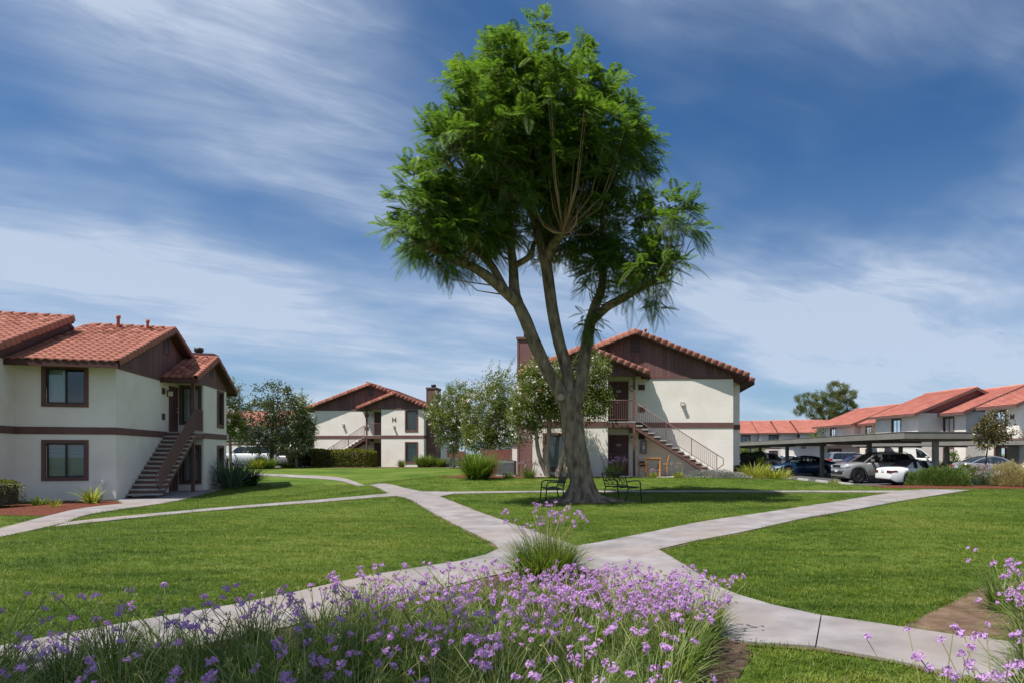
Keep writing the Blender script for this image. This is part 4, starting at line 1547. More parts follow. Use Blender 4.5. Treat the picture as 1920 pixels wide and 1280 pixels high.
def car(kind, loc, rz, colour, label, rim='alloy', group=None, roof=None, spokes=10, front=None, clad=False, clear=True, tailkind=None):
    """nose at local -x end; length along +x"""
    K = KIND[kind]
    Lc, Wc, r, low = K['L'], K['W'], K['r'], K['low']
    root = empty('parked_car', loc, rz, label, 'car' if kind != 'van' else 'van', group or 'parked cars')
    P = PAINT[colour]
    xo = -Lc / 2
    hw = Wc / 2
    arch = r * 1.16

    def halfw(x):     # plan taper to nose and tail
        f = 1.0
        if x < 0.75: f = 0.80 + 0.20 * math.sqrt(max(0, 1 - ((0.75 - x) / 0.75) ** 2))
        if x > Lc - 0.6: f = min(f, 0.85 + 0.15 * math.sqrt(max(0, 1 - ((x - Lc + 0.6) / 0.6) ** 2)))
        return hw * f
    xs = sorted(set([round(Lc * i / 46, 3) for i in range(47)] + [p[0] for p in K['top']]
                    + [c + arch * math.cos(a * math.pi / 14) for c in K['wb'] for a in range(15)]))
    tx = [p[0] for p in K['top']]
    tz = [p[1] for p in K['top']]

    def bottom(x):
        z = low
        if x < 0.25: z = low + 0.10 * (0.25 - x) / 0.25
        if x > Lc - 0.3: z = low + 0.14 * (x - Lc + 0.3) / 0.3
        for c in K['wb']:
            if abs(x - c) <= arch: z = max(z, r + math.sqrt(max(0, arch ** 2 - (x - c) ** 2)))
        return z
    mb = MB()
    sec = []
    for x in xs:
        zt, zb, w = float(np.interp(x, tx, tz)), bottom(x), halfw(x)
        zb = min(zb, zt - 0.05)
        zw = zb + (zt - zb) * 0.55
        crown = 0.035
        sec.append([(w * 0.94, zb), (w * 0.985, zb + (zt - zb) * 0.18), (w, zw), (w * 0.985, zb + (zt - zb) * 0.82), (w * 0.93, zt - 0.015), (w * 0.84, zt + 0.01), (w * 0.45, zt + crown), (0, zt + crown + 0.008)])
    n = len(sec[0])
    vs, fs = [], []
    for x, s in zip(xs, sec):
        for (y, z) in s: vs.append((xo + x, -y, z))
        for (y, z) in s[:-1][::-1]: vs.append((xo + x, y, z))
    m = 2 * n - 1
    for i in range(len(xs) - 1):
        for k in range(m - 1):
            fs.append((i * m + k, (i + 1) * m + k, (i + 1) * m + k + 1, i * m + k + 1))
    fs.append(tuple(range(m)))
    fs.append(tuple((len(xs) - 1) * m + k for k in range(m))[::-1])
    mb.add(vs, fs, 0, True)
    # dark underbody and arch liners
    mb.box(xo + 0.25, xo + Lc - 0.25, -hw * 0.86, hw * 0.86, low - 0.02, low + 0.32, 1)
    # door cut lines and sills
    for x in ([K['pillars'][0][0] + 0.04, K['cab'][0][0] + 0.35] + ([K['cab'][-1][0] - 0.55] if kind in ('saloon', 'offroader', 'minivan', 'big_suv') else [])):
        for s in (-1, 1):
            zt = float(np.interp(x, tx, tz)) - 0.03
            w = halfw(x)
            mb.add([(xo + x - 0.006, s * (w * 0.99 + 0.003), low + 0.14), (xo + x + 0.006, s * (w * 0.99 + 0.003), low + 0.14), (xo + x + 0.006, s * (w + 0.003), (zt + low) / 2), (xo + x - 0.006, s * (w + 0.003), (zt + low) / 2),
                    (xo + x + 0.006, s * (w * 0.96 + 0.006), zt), (xo + x - 0.006, s * (w * 0.96 + 0.006), zt)], [(0, 1, 2, 3), (3, 2, 4, 5)], 1)
    body = mb.build('body', [P, M['cblack']], root)
    # glasshouse: dark or clear glass shell, painted roof, pillars
    cab = K['cab']
    cw = hw * K['wide'] / 0.9
    zb0 = min(cab[0][1], cab[-1][1])
    zmax = max(z for _, z in cab)

    def cwid(z):
        return hw * 0.93 - (hw * 0.93 - hw * 0.72) * max(0.0, (z - zb0)) / (zmax - zb0)
    base_z = [(x, float(np.interp(x, tx, tz)) - 0.02) for x in np.linspace(cab[0][0], cab[-1][0], 14)]
    cxs = sorted(set([c[0] for c in cab] + [b[0] for b in base_z]))
    cx_, cz_ = [c[0] for c in cab], [c[1] for c in cab]
    G2 = M['cglass2'] if clear else M['cglass']
    rows = []
    for x in cxs:
        zt = float(np.interp(x, cx_, cz_))
        zb = min(float(np.interp(x, tx, tz)) - 0.01, zt)
        rows.append((x, zb, zt - 0.02 if zt - zb > 0.06 else zt))
    for s in (-1, 1):
        gl = MB()
        for i in range(len(rows) - 1):
            a, b = rows[i], rows[i + 1]
            gl.quad((xo + a[0], s * cwid(a[1]), a[1]), (xo + b[0], s * cwid(b[1]), b[1]), (xo + b[0], s * cwid(b[2]), b[2]), (xo + a[0], s * cwid(a[2]), a[2]))
        gl.build('side_window', G2, root)
    # screens and roof skin follow the cab outline
    hi = [i for i, c in enumerate(cab) if c[1] > zmax - 0.16 * (zmax - zb0)]
    if kind == 'convertible': hi = list(range(1, len(cab)))
    i0, i1 = hi[0], hi[-1]

    def skin(name, pts, material, lift=0.0, crown=0.03, inset=1.0):
        q = MB()
        vs, fs = [], []
        for (x, z) in pts:
            w = cwid(z) * inset
            for t in (-1, -0.6, 0, 0.6, 1):
                vs.append((xo + x, t * w, z + lift + crown * (1 - t * t)))
        for i in range(len(pts) - 1):
            for k in range(4): fs.append((i * 5 + k, (i + 1) * 5 + k, (i + 1) * 5 + k + 1, i * 5 + k + 1))
        q.add(vs, fs, 0, True)
        return q.build(name, material, root)
    skin('windscreen', cab[:i0 + 1], G2)
    if i1 < len(cab) - 1 and kind != 'convertible': skin('rear_window', cab[i1:], M['cglass'])
    rmat = roof or P
    skin('roof', cab[i0:i1 + 1], rmat, 0.012, 0.04, 1.02)
    pl = MB()
    th = 0.05

    def pillar(pa, pb, w=0.07):
        for s in (-1, 1):
            a = Vector((xo + pa[0], s * (cwid(pa[1]) + 0.004), pa[1]))
            b = Vector((xo + pb[0], s * (cwid(pb[1]) + 0.004), pb[1]))
            pl.bar(a, b, 0.025, w, 0, up=(1, 0, 0))
    for i in range(len(cab) - 1):
        thick = 0.05 if i0 <= i < i1 else 0.07
        if not (kind == 'convertible' and i >= i0): pillar((cab[i][0], cab[i][1] - 0.02), (cab[i + 1][0], cab[i + 1][1] - 0.02), thick)
    if kind != 'saloon' and kind != 'convertible':
        x = cab[-2][0] - 0.25
        pillar((cab[-1][0] - 0.2, cab[-1][1]), (x + 0.15, float(np.interp(x, cx_, cz_)) - 0.03), 0.2)
    pl.build('pillar', rmat if kind == 'convertible' else P, root)
    bp = MB()
    for (a, b) in K['pillars']:
        for s in (-1, 1):
            za, zt = float(np.interp(a, tx, tz)) - 0.01, float(np.interp((a + b) / 2, cx_, cz_)) - 0.03
            wd0, wd1 = cwid(za) + 0.006, cwid(zt) + 0.006
            bp.quad((xo + a, s * wd0, za), (xo + b, s * wd0, za), (xo + b, s * wd1, zt), (xo + a, s * wd1, zt))
    bp.build('door_pillar', (P if kind == 'van' else rmat if kind == 'convertible' else M['cblack']), root)
    # seats and dash seen through the glass
    it = MB()
    if clear:
        for x in ((K['pillars'][0][0] - 0.25,) if kind in ('convertible', 'van') else (K['pillars'][0][0] - 0.25, K['pillars'][0][0] + 0.7)):
            for y in (-0.38, 0.38):
                it.box(xo + x, xo + x + 0.14, y - 0.23, y + 0.23, 0.6, zb0 + 0.22)
                it.box(xo + x + 0.03, xo + x + 0.12, y - 0.12, y + 0.12, zb0 + 0.24, zb0 + 0.42)
        it.build('seat', M['cblack'], root)
    # wheels
    key = (r, rim, spokes)
    if key not in WCACHE: WCACHE[key] = wheel_meshes(r, M['alloy'] if rim == 'alloy' else M['dkrim'], spokes)
    tme, rme = WCACHE[key]
    for c in K['wb']:
        for s in (-1, 1):
            w = empty('wheel', (xo + c, s * (hw - 0.12), r), 0 if s < 0 else math.pi, parent=root)
            link('tyre', tme, w)
            link('rim', rme, w)
    # lamps, mirrors, plates
    fz = float(np.interp(0.2, tx, tz))
    for s in (-1, 1):
        hl = MB()
        w0, w1, w2 = halfw(0.06), halfw(0.22), halfw(0.42)
        z0 = fz - 0.16
        hl.add([(xo + 0.025, s * w0 * 0.62, z0), (xo + 0.06, s * w0 * 0.99, z0), (xo + 0.22, s * (w1 + 0.006), z0 + 0.02), (xo + 0.42, s * (w2 + 0.004), z0 + 0.10),
                (xo + 0.20, s * (w1 * 0.985 + 0.006), z0 + 0.13), (xo + 0.06, s * w0 * 0.985, z0 + 0.12), (xo + 0.025, s * w0 * 0.62, z0 + 0.10)],
               [(0, 1, 5, 6), (1, 2, 4, 5), (2, 3, 4)])
        for v in range(len(hl.v)): hl.v[v] = (hl.v[v][0] - 0.03, hl.v[v][1] * 1.005, hl.v[v][2])
        hl.build('headlight', M['head'], root)
        tl = MB()
        bz = float(np.interp(Lc - 0.1, tx, tz)) - (0.22 if kind in ('saloon', 'convertible') else 0.12)
        w0, w1 = halfw(Lc - 0.03), halfw(Lc - 0.4)
        hgt = 0.14 if kind in ('saloon', 'convertible') else 0.2
        tl.add([(xo + Lc + 0.012, s * w0 * 0.55, bz + 0.03), (xo + Lc + 0.002, s * (w0 + 0.008), bz), (xo + Lc - 0.38, s * (w1 + 0.01), bz + 0.06),
                (xo + Lc - 0.30, s * (w1 * 0.99 + 0.01), bz + hgt), (xo + Lc - 0.012, s * (w0 * 0.99 + 0.008), bz + hgt), (xo + Lc + 0.005, s * w0 * 0.55, bz + hgt)],
               [(0, 1, 4, 5), (1, 2, 3, 4)])
        tl.build('tail_light', M['tail2'] if kind == 'convertible' else M['tail'], root)
        mr = MB()
        mx = cab[0][0] + 0.42
        mz = float(np.interp(mx, tx, tz)) + 0.06
        mr.box(xo + mx, xo + mx + 0.12, s * (hw - 0.02), s * (hw + 0.16), mz, mz + 0.13)
        mr.build('wing_mirror', P, root)
    nz = float(np.interp(0.03, tx, tz))
    gr = MB()
    if front == 'slots':
        for k in range(7):
            y = -0.42 + 0.14 * k
            gr.box(xo - 0.022, xo + 0.05, y - 0.045, y + 0.045, 0.86, 0.99, 0)
        gr.box(xo - 0.02, xo + 0.1, -0.72, 0.72, 0.50, 0.66, 0)
        for s in (-1, 1): gr.box(xo + 0.02, xo + 0.2, s * 0.55, s * 0.79, 0.60, 0.72, 0)
    else:
        gr.box(xo - 0.012, xo + 0.05, -hw * 0.5, hw * 0.5, nz - 0.14, nz - 0.03, 0)
        gr.box(xo - 0.008, xo + 0.1, -hw * 0.66, hw * 0.66, nz - 0.38, nz - 0.24, 0)
    gr.build('grille', M['cblack'], root)
    np_ = MB()
    np_.box(xo - 0.03, xo - 0.021, -0.16, 0.16, nz - 0.23, nz - 0.10)
    np_.build('number_plate', M['plate'], root)
    np_ = MB()
    np_.box(xo + Lc + 0.004, xo + Lc + 0.012, -0.16, 0.16, 0.68, 0.82)
    np_.build('number_plate', M['plate'], root)
    if clad:
        cl = MB()
        for c in K['wb']:
            for s in (-1, 1):
                vs, fs = [], []
                for k in range(15):
                    a = math.pi * k / 14
                    for rr_ in (arch * 0.985, arch * 1.17):
                        x, z = c + rr_ * math.cos(a), r + rr_ * math.sin(a)
                        x = min(max(x, 0.12), Lc - 0.12)
                        vs.append((xo + x, s * (halfw(x) + 0.016), max(z, low + 0.05)))
                for k in range(14): fs.append((2 * k, 2 * k + 1, 2 * k + 3, 2 * k + 2))
                cl.add(vs, fs)
        for s in (-1, 1):
            cl.box(xo + K['wb'][0] + arch, xo + K['wb'][1] - arch, s * (hw * 0.95), s * (hw + 0.012), low - 0.02, low + 0.16)
        cl.box(xo + 0.02, xo + 0.3, -hw * 0.82, hw * 0.82, low, low + 0.20)
        cl.build('cladding', M['cblack'], root)
        rr2 = MB()
        for s in (-1, 1):
            rr2.tube([(xo + 2.1, s * 0.62, 1.62), (xo + 2.3, s * 0.62, 1.70), (xo + 3.6, s * 0.62, 1.70), (xo + 3.85, s * 0.62, 1.60)], 0.018, 6)
        rr2.build('roof_rail', M['cblack'], root)
    return root


CA = CP          # cars stand square to the carport
# (nose towards the lawn = -x)
car('convertible', (15.0, 34.0, 0.01), CA + math.pi, 'white', 'white soft-top convertible parked tail to the lawn under the carport', roof=mat('black_soft_top', (0.02, 0.022, 0.028), rough=0.9))
car('offroader', (13.6, 36.7, 0.01), CA, 'silver', 'silver off-roader with black wheel arches, nose to the lawn', rim='dark', front='slots', clad=True, spokes=14)
car('saloon', (12.85, 49.0, 0.01), CA, 'blue', 'dark blue saloon parked nose to the lawn under the carport', spokes=7)
car('van', (at_depth(1690, 58), 57.5, 0.01), CA + math.pi + rad(-4), 'cream', 'pale cargo van parked in front of the apartment row', clear=True)
car('minivan', (at_depth(1590, 61), 60.5, 0.01), CA + math.pi, 'silver', 'silver minivan with red tail lamps behind the blue saloon')
car('saloon', (at_depth(1606, 56.5), 56.5, 0.01), CA, 'maroon', 'dark maroon saloon mostly hidden behind the silver off-roader')
car('saloon', (23.75, 43.4, 0.01), CA + math.pi + rad(-4), 'silver', 'silver saloon with red tail lamps beside the young magnolia')
car('saloon', (25.1, 39.6, 0.01), CA + rad(6), 'white', 'white saloon seen nose first at the edge of the picture')
car('saloon', (at_depth(1470, 67), 66.5, 0.01), CA, 'white', 'white saloon beyond the roof of the blue saloon')
car('offroader', (at_depth(1412, 58), 57.5, 0.01), CA, 'silver', 'silver off-roader behind the square hedge', front=None)
car('saloon', (at_depth(1500, 84), 84, 0.01), CA + rad(80), 'white', 'white car far off under the distant carport')
gz = g(-33, 63)
car('big_suv', (at_depth(466, 63.5), 63.2, gz), rad(16), 'white', 'big white off-roader parked behind the dark magnolia', clear=False)
car('offroader', (at_depth(533, 70), 69.5, gz), rad(10) + math.pi, 'silver', 'silver hatchback parked beyond the tree trunk by block H', clear=False)
car('saloon', (at_depth(560, 68), 66.5, gz), rad(10) + math.pi, 'silver', 'silver saloon peeping out beside the dark end of the hedge', clear=False)
# ------------------------------------------------------------------ vegetation
M['bark'] = mat('jacaranda_bark', (0.095, 0.068, 0.047), (0.31, 0.235, 0.165), scale=6.0, detail=10, rough=0.95, bump=0.03, bscale=14, spec=0.1, stretch=(1, 1, 0.35))
M['shootbark'] = mat('young_shoot_bark', (0.20, 0.12, 0.06), (0.33, 0.21, 0.11), scale=2, rough=0.85)
M['bark2'] = mat('crape_myrtle_bark', (0.22, 0.16, 0.12), (0.38, 0.30, 0.24), scale=4, rough=0.85, stretch=(1, 1, 0.3))
M['darkbark'] = mat('dark_bark', (0.05, 0.04, 0.03), (0.10, 0.08, 0.06), scale=5, rough=0.95)
M['jaca'] = leafmat('jacaranda_frond', (0.034, 0.080, 0.019), (0.155, 0.220, 0.046), 0.43, 0.45, 0.45, (1.4, 1.6, 0.6), 0.5)
M['crape'] = leafmat('crape_leaf', (0.05, 0.082, 0.018), (0.19, 0.225, 0.045), 0.3, 0.5, 0.8)
M['crapefl'] = leafmat('white_blossom', (0.62, 0.55, 0.50), (0.80, 0.78, 0.72), 0.25, 0.8, 2.0, (1, 0.95, 0.9))
M['pinkfl'] = leafmat('pink_blossom', (0.55, 0.22, 0.26), (0.70, 0.42, 0.42), 0.25, 0.8, 2.0, (1, 0.8, 0.8))
M['magnolia'] = leafmat('magnolia_leaf', (0.03, 0.052, 0.018), (0.13, 0.15, 0.055), 0.15, 0.35, 0.8, spec=0.5)
M['magnolia2'] = leafmat('young_magnolia_leaf', (0.030, 0.045, 0.012), (0.155, 0.115, 0.030), 0.2, 0.35, 0.9, spec=0.5)
M['pine'] = leafmat('pine_needles', (0.045, 0.065, 0.022), (0.19, 0.20, 0.07), 0.25, 0.7, 0.35)
M['olive'] = leafmat('olive_leaf', (0.10, 0.085, 0.045), (0.20, 0.175, 0.10), 0.2, 0.7, 0.5)
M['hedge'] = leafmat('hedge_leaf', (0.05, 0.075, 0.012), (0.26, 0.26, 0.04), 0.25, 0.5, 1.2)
M['dark_and_shaded'] = leafmat('dark_and_shaded_leaf', (0.012, 0.028, 0.010), (0.035, 0.055, 0.018), 0.2, 0.5, 1.2)  # dark leaves; also carries painted tree shade for one end of the long hedge
M['strap'] = leafmat('strap_leaf', (0.045, 0.090, 0.014), (0.150, 0.205, 0.035), 0.35, 0.45, 1.0)
M['strapY'] = leafmat('yellow_strap_leaf', (0.13, 0.17, 0.025), (0.38, 0.38, 0.08), 0.35, 0.5, 1.0)
M['garlic'] = leafmat('garlic_leaf', (0.045, 0.095, 0.018), (0.20, 0.26, 0.065), 0.35, 0.42, 1.3)
M['garlicstem'] = leafmat('flower_stem', (0.19, 0.23, 0.07), (0.38, 0.38, 0.16), 0.3, 0.5, 1.5)
M['purple'] = leafmat('purple_petal', (0.42, 0.20, 0.46), (0.70, 0.48, 0.73), 0.35, 0.7, 3.0, (1.1, 0.9, 1.2))
M['faded'] = leafmat('faded_petal', (0.24, 0.16, 0.17), (0.42, 0.32, 0.34), 0.3, 0.8, 3.0, (1, 0.9, 0.9))
M['yucca'] = leafmat('blue_green_blade', (0.06, 0.10, 0.07), (0.17, 0.23, 0.16), 0.2, 0.45, 1.0)
M['silverleaf'] = leafmat('silver_leaf', (0.20, 0.21, 0.18), (0.36, 0.36, 0.32), 0.2, 0.8, 2.0, (1, 1, 0.9))
M['rosemary'] = leafmat('feathery_green', (0.05, 0.10, 0.02), (0.17, 0.23, 0.055), 0.3, 0.6, 1.0)
M['straw'] = leafmat('straw_yellow', (0.30, 0.25, 0.10), (0.50, 0.43, 0.20), 0.3, 0.7, 1.5, (1, 0.95, 0.7))


def lawn_blades():
    m, t, out = newmat('grass_blade')
    ge = N(t, 'ShaderNodeNewGeometry')
    n1 = N(t, 'ShaderNodeTexNoise', i_Scale=0.22, i_Detail=4.0, i_Roughness=0.6)
    L(t, ge, 'Position', n1, 'Vector')
    mp = N(t, 'ShaderNodeMapping')
    mp.inputs['Rotation'].default_value = (0, 0, 0.25)
    mp.inputs['Scale'].default_value = (0.5, 2.2, 1)
    L(t, ge, 'Position', mp, 0)
    n2 = N(t, 'ShaderNodeTexNoise', i_Scale=1.0, i_Detail=5.0, i_Roughness=0.65)
    L(t, mp, 0, n2, 'Vector')
    a = MATH(t, 'MULTIPLY', (n1, 'Fac'), 1.5)
    b = MATH(t, 'MULTIPLY', (n2, 'Fac'), 1.5)
    c = MATH(t, 'ADD', (a, 0), (b, 0))
    d = MATH(t, 'SUBTRACT', (c, 0), 1.22)
    e = MATH(t, 'MULTIPLY', (ge, 'Random Per Island'), 0.45)
    f = MATH(t, 'ADD', (d, 0), (e, 0), clamp=True)
    r = ramp(t, [(0.08, (0.033, 0.074, 0.006)), (0.42, (0.088, 0.145, 0.012)), (0.72, (0.165, 0.215, 0.022)), (1.0, (0.26, 0.26, 0.06))])
    L(t, f, 0, r, 0)
    b1 = N(t, 'ShaderNodeBsdfPrincipled')
    b1.inputs['Roughness'].default_value = 0.5
    b1.inputs['Specular IOR Level'].default_value = 0.25
    L(t, r, 0, b1, 'Base Color')
    tr = N(t, 'ShaderNodeBsdfTranslucent')
    L(t, r, 0, tr, 0)
    mx = N(t, 'ShaderNodeMixShader')
    mx.inputs[0].default_value = 0.4
    L(t, b1, 0, mx, 1)
    L(t, tr, 0, mx, 2)
    L(t, mx, 0, out, 0)
    return m


M['lawnblade'] = lawn_blades()


def unit_vec(n, rng=NP):
    v = rng.normal(size=(n, 3))
    return v / np.linalg.norm(v, axis=1)[:, None]


def leaves(name, pts, size, material, parent, dirs=None, droop=0.3, aspect=0.45, vary=0.4, fold=0.25, rng=NP, kind=None):
    """one mesh of folded four-vertex leaves at pts"""
    n = len(pts)
    d = unit_vec(n, rng) if dirs is None else dirs + 0.55 * unit_vec(n, rng)
    d[:, 2] -= droop
    d /= np.linalg.norm(d, axis=1)[:, None] + 1e-9
    r = unit_vec(n, rng)
    s = np.cross(d, r)
    s /= np.linalg.norm(s, axis=1)[:, None] + 1e-9
    u = np.cross(s, d)
    L_ = size * (1 + vary * rng.uniform(-1, 1, n))[:, None]
    w = L_ * aspect * 0.5
    b = pts
    t = pts + d * L_
    m = pts + d * L_ * 0.5
    v = np.stack([b, m + s * w + u * w * fold, t, m - s * w + u * w * fold], 1).reshape(-1, 3)
    i = np.arange(n)[:, None] * 4
    f = np.concatenate([i + np.array([[0, 1, 2]]), i + np.array([[0, 2, 3]])], 1).reshape(-1, 3)
    return tag(link(name, np_mesh(name, v, f, material), parent), kind=kind)


def blob(lobes, n, shell=0.45, rng=NP):
    """points in a union of ellipsoids, denser to the outside; returns points and outward directions"""
    vol = np.array([l[1][0] * l[1][1] * l[1][2] for l in lobes]) ** 0.75
    pick = rng.choice(len(lobes), n, p=vol / vol.sum())
    u = unit_vec(n, rng)
    rr = shell + (1 - shell) * rng.uniform(0, 1, n) ** 0.6
    c = np.array([l[0] for l in lobes])[pick]
    r = np.array([l[1] for l in lobes])[pick]
    return c + u * r * rr[:, None], u


def clumped(lobes, nclump, per, spread, shell=0.5, rng=NP):
    c, u = blob(lobes, nclump, shell, rng)
    p = np.repeat(c, per, 0) + rng.normal(size=(nclump * per, 3)) * spread
    return p, np.repeat(u, per, 0)


def limb_mesh(mb, pts, rads, n=12, rough=0.06, step=0.3, flare=None):
    """bark tube through points with smooth curve and irregular rings"""
    P = [np.array(p, float) for p in pts]
    ext = [2 * P[0] - P[1]] + P + [2 * P[-1] - P[-2]]
    out, rr = [], []
    for i in range(1, len(ext) - 2):
        m = max(2, int(np.linalg.norm(ext[i + 1] - ext[i]) / step))
        for k in range(m):
            t = k / m
            out.append(0.5 * ((2 * ext[i]) + (-ext[i - 1] + ext[i + 1]) * t + (2 * ext[i - 1] - 5 * ext[i] + 4 * ext[i + 1] - ext[i + 2]) * t * t + (-ext[i - 1] + 3 * ext[i] - 3 * ext[i + 1] + ext[i + 2]) * t ** 3))
            rr.append(rads[i - 1] + (rads[i] - rads[i - 1]) * t)
    out.append(P[-1])
    rr.append(rads[-1])
    ref = None
    vs, fs = [], []
    ph = RND.uniform(0, 6)
    for i, p in enumerate(out):
        t = Vector(out[min(i + 1, len(out) - 1)] - out[max(i - 1, 0)]).normalized()
        if ref is None: ref = Vector((1, 0, 0)) if abs(t.x) < 0.9 else Vector((0, 1, 0))
        ref = (ref - t * ref.dot(t)).normalized()
        bi = t.cross(ref)
        for k in range(n):
            a = 2 * math.pi * k / n
            q = rr[i] * (1 + rough * math.sin(3 * a + ph + i * 0.35) + rough * 0.7 * math.sin(5 * a - i * 0.5 + ph) + RND.uniform(-rough, rough) * 0.5)
            if flare: q *= flare(a, p[2])
            vs.append(tuple(Vector(p) + (ref * math.cos(a) + bi * math.sin(a)) * q))
    for i in range(len(out) - 1):
        for k in range(n):
            fs.append((i * n + k, i * n + (k + 1) % n, (i + 1) * n + (k + 1) % n, (i + 1) * n + k))
    fs.append(tuple((len(out) - 1) * n + k for k in range(n)))
    mb.add(vs, fs, 0, True)
    return out


# ---- the big tree
DT = TY      # distance of the trunk


def tp_(px, py, dy=0.0):
    """point on the tree seen at photograph pixel (px,py), dy metres behind the trunk"""
    Y = DT + dy
    return np.array([(px - CXP) / FPX * Y, Y, EZ + (HYP - py) / FPX * Y])


jac = empty('jacaranda_tree', (0, 0, 0), 0, 'big feathery-leaved tree with a forked trunk in the middle of the lawn', 'tree')
tm = MB()


def flare(a, z):
    h = max(0.0, (1.0 - (z - tz) / 0.95))
    return 1 + (0.85 * h ** 2.6) * (1 + 0.5 * math.sin(5 * a + 0.7)) + 0.035 * math.sin(7 * a) * min(1, h + 0.4)


limb_mesh(tm, [(TX + 0.12, TY, tz - 0.25), (TX + 0.12, TY, tz + 0.25), tp_(1090, 905), tp_(1081, 845), tp_(1073, 790), tp_(1068, 756), tp_(1066, 735)], [0.40, 0.385, 0.36, 0.35, 0.325, 0.33, 0.27], 24, 0.035, 0.14, flare)
LIMB = {
    'a': ([tp_(1066, 772), tp_(1047, 730, -.1), tp_(1030, 700, -.15), tp_(1002, 640, -.3), tp_(985, 600, -.4), tp_(966, 556, -.5), tp_(962, 500, -.4), tp_(958, 455, -.3), tp_(955, 400, 0), tp_(965, 330, .3)], [0.23, 0.215, 0.205, 0.20, 0.195, 0.17, 0.145, 0.125, 0.10, 0.06]),
    'a2': ([tp_(970, 568, -.5), tp_(945, 546, -.9), tp_(915, 520, -1.2), tp_(885, 500, -1.5), tp_(845, 484, -1.9), tp_(815, 470, -2.2)], [0.19, 0.17, 0.15, 0.13, 0.10, 0.06]),
    'a3': ([tp_(950, 549, -.7), tp_(918, 492, -.8), tp_(888, 468, -.6), tp_(855, 455, -.6), tp_(838, 447, -.5)], [0.13, 0.11, 0.10, 0.09, 0.06]),
    'a4': ([tp_(961, 500, -.4), tp_(980, 490, -.6), tp_(996, 478, -.6), tp_(1000, 455, -.4)], [0.1, 0.09, 0.09, 0.05]),
    'b': ([tp_(1068, 775), tp_(1064, 700, .1), tp_(1048, 640, .2), tp_(1035, 580, .2), tp_(1027, 520, .1), tp_(1022, 482, 0)], [0.23, 0.195, 0.19, 0.185, 0.18, 0.17]),
    'b2': ([tp_(1023, 490, 0), tp_(1014, 455, -.1), tp_(1002, 415, -.1), tp_(985, 380, -.6), tp_(945, 366, -1.3), tp_(912, 352, -1.9), tp_(888, 340, -2.2)], [0.17, 0.14, 0.13, 0.12, 0.11, 0.10, 0.07]),
    'b3': ([tp_(1023, 490, 0), tp_(1036, 462, -.3), tp_(1046, 448, -.9), tp_(1056, 438, -1.4)], [0.17, 0.15, 0.13, 0.09]),
    'b4': ([tp_(1024, 495, 0.1), tp_(1028, 440, .5), tp_(1030, 370, .8), tp_(1020, 290, 1.0), tp_(1015, 210, .8)], [0.16, 0.14, 0.12, 0.09, 0.05]),
    'c': ([tp_(1074, 775), tp_(1090, 716, .1), tp_(1100, 655, .3), tp_(1105, 615, .4), tp_(1115, 575, .6), tp_(1128, 540, .9), tp_(1132, 480, 1.2), tp_(1130, 420, 1.4), tp_(1130, 340, 1.5)], [0.23, 0.205, 0.195, 0.18, 0.16, 0.14, 0.12, 0.10, 0.05]),
    'c2': ([tp_(1112, 600, .5), tp_(1140, 575, .2), tp_(1172, 558, -.2), tp_(1200, 540, -.5), tp_(1225, 526, -.8), tp_(1240, 518, -1.0)], [0.15, 0.135, 0.125, 0.115, 0.10, 0.07]),
}
for k, (p, r) in LIMB.items():
    limb_mesh(tm, p, r, 14 if r[0] > 0.25 else 10, 0.05, 0.22)
# surface roots
for (a, ln, r) in ((0.05, 1.9, 0.16), (-0.5, 1.3, 0.14), (-1.2, 1.0, 0.15), (2.9, 1.2, 0.15), (-2.3, 1.0, 0.14), (0.7, 1.2, 0.13)):
    q = [(TX + math.cos(a) * t * ln, TY + math.sin(a) * t * ln, tz + 0.13 - 0.22 * t ** 0.7) for t in (0.25, 0.5, 0.75, 1.0)]
    limb_mesh(tm, q, [r * 1.4, r, r * 0.75, r * 0.4], 8, 0.08, 0.15)
trunk = tm.build('trunk', M['bark'], jac)
kn = MB()
c = Vector(tp_(1052, 744, -0.27))
d = Vector((-0.35, -1, 0.1)).normalized()
kn.tube([c + d * -0.12, c + d * 0.02, c + d * 0.035], [0.17, 0.15, 0.12], 14, 0)
kn.tube([c + d * 0.02, c + d * 0.036, c + d * 0.038], [0.115, 0.10, 0.005], 12, 1)
kn.build('pruning_scar', [M['bark'], mat('cut_wood', (0.33, 0.25, 0.17), (0.45, 0.36, 0.26), scale=8, rough=0.9)], trunk)

# crown: shoots rise from the pollard heads and carry whorls of feathery fronds
lobes_px = [((1005, 180), (150, 115), 2.9, 0.2), ((930, 250), (120, 110), 2.6, -0.6), ((1100, 230), (100, 120), 2.6, 0.3), ((1180, 245), (48, 75), 1.3, 0.8), ((850, 320), (85, 100), 2.3, -1.0),
            ((785, 400), (62, 75), 1.9, -1.4), ((880, 400), (85, 62), 2.2, -0.8), ((1005, 300), (120, 95), 2.8, 0.1), ((970, 400), (80, 50), 1.9, 0.4), ((1120, 370), (85, 95), 2.3, 1.1), ((1250, 410), (62, 66), 1.8, -0.4),
            ((1180, 440), (70, 70), 1.9, 0.6), ((1130, 500), (55, 45), 1.3, 1.0), ((800, 460), (55, 32), 1.2, -1.8), ((985, 85), (45, 45), 1.4, 0.0), ((1080, 105), (60, 45), 1.6, 0.3), ((900, 150), (40, 55), 1.4, -.3),
            ((1225, 490), (40, 45), 1.0, -0.7), ((760, 440), (32, 42), 1.4, -1.6), ((840, 440), (60, 40), 1.8, -1.2), ((1060, 430), (60, 40), 1.5, 1.2), ((1050, 330), (80, 60), 2.0, .8)]
lobes = []
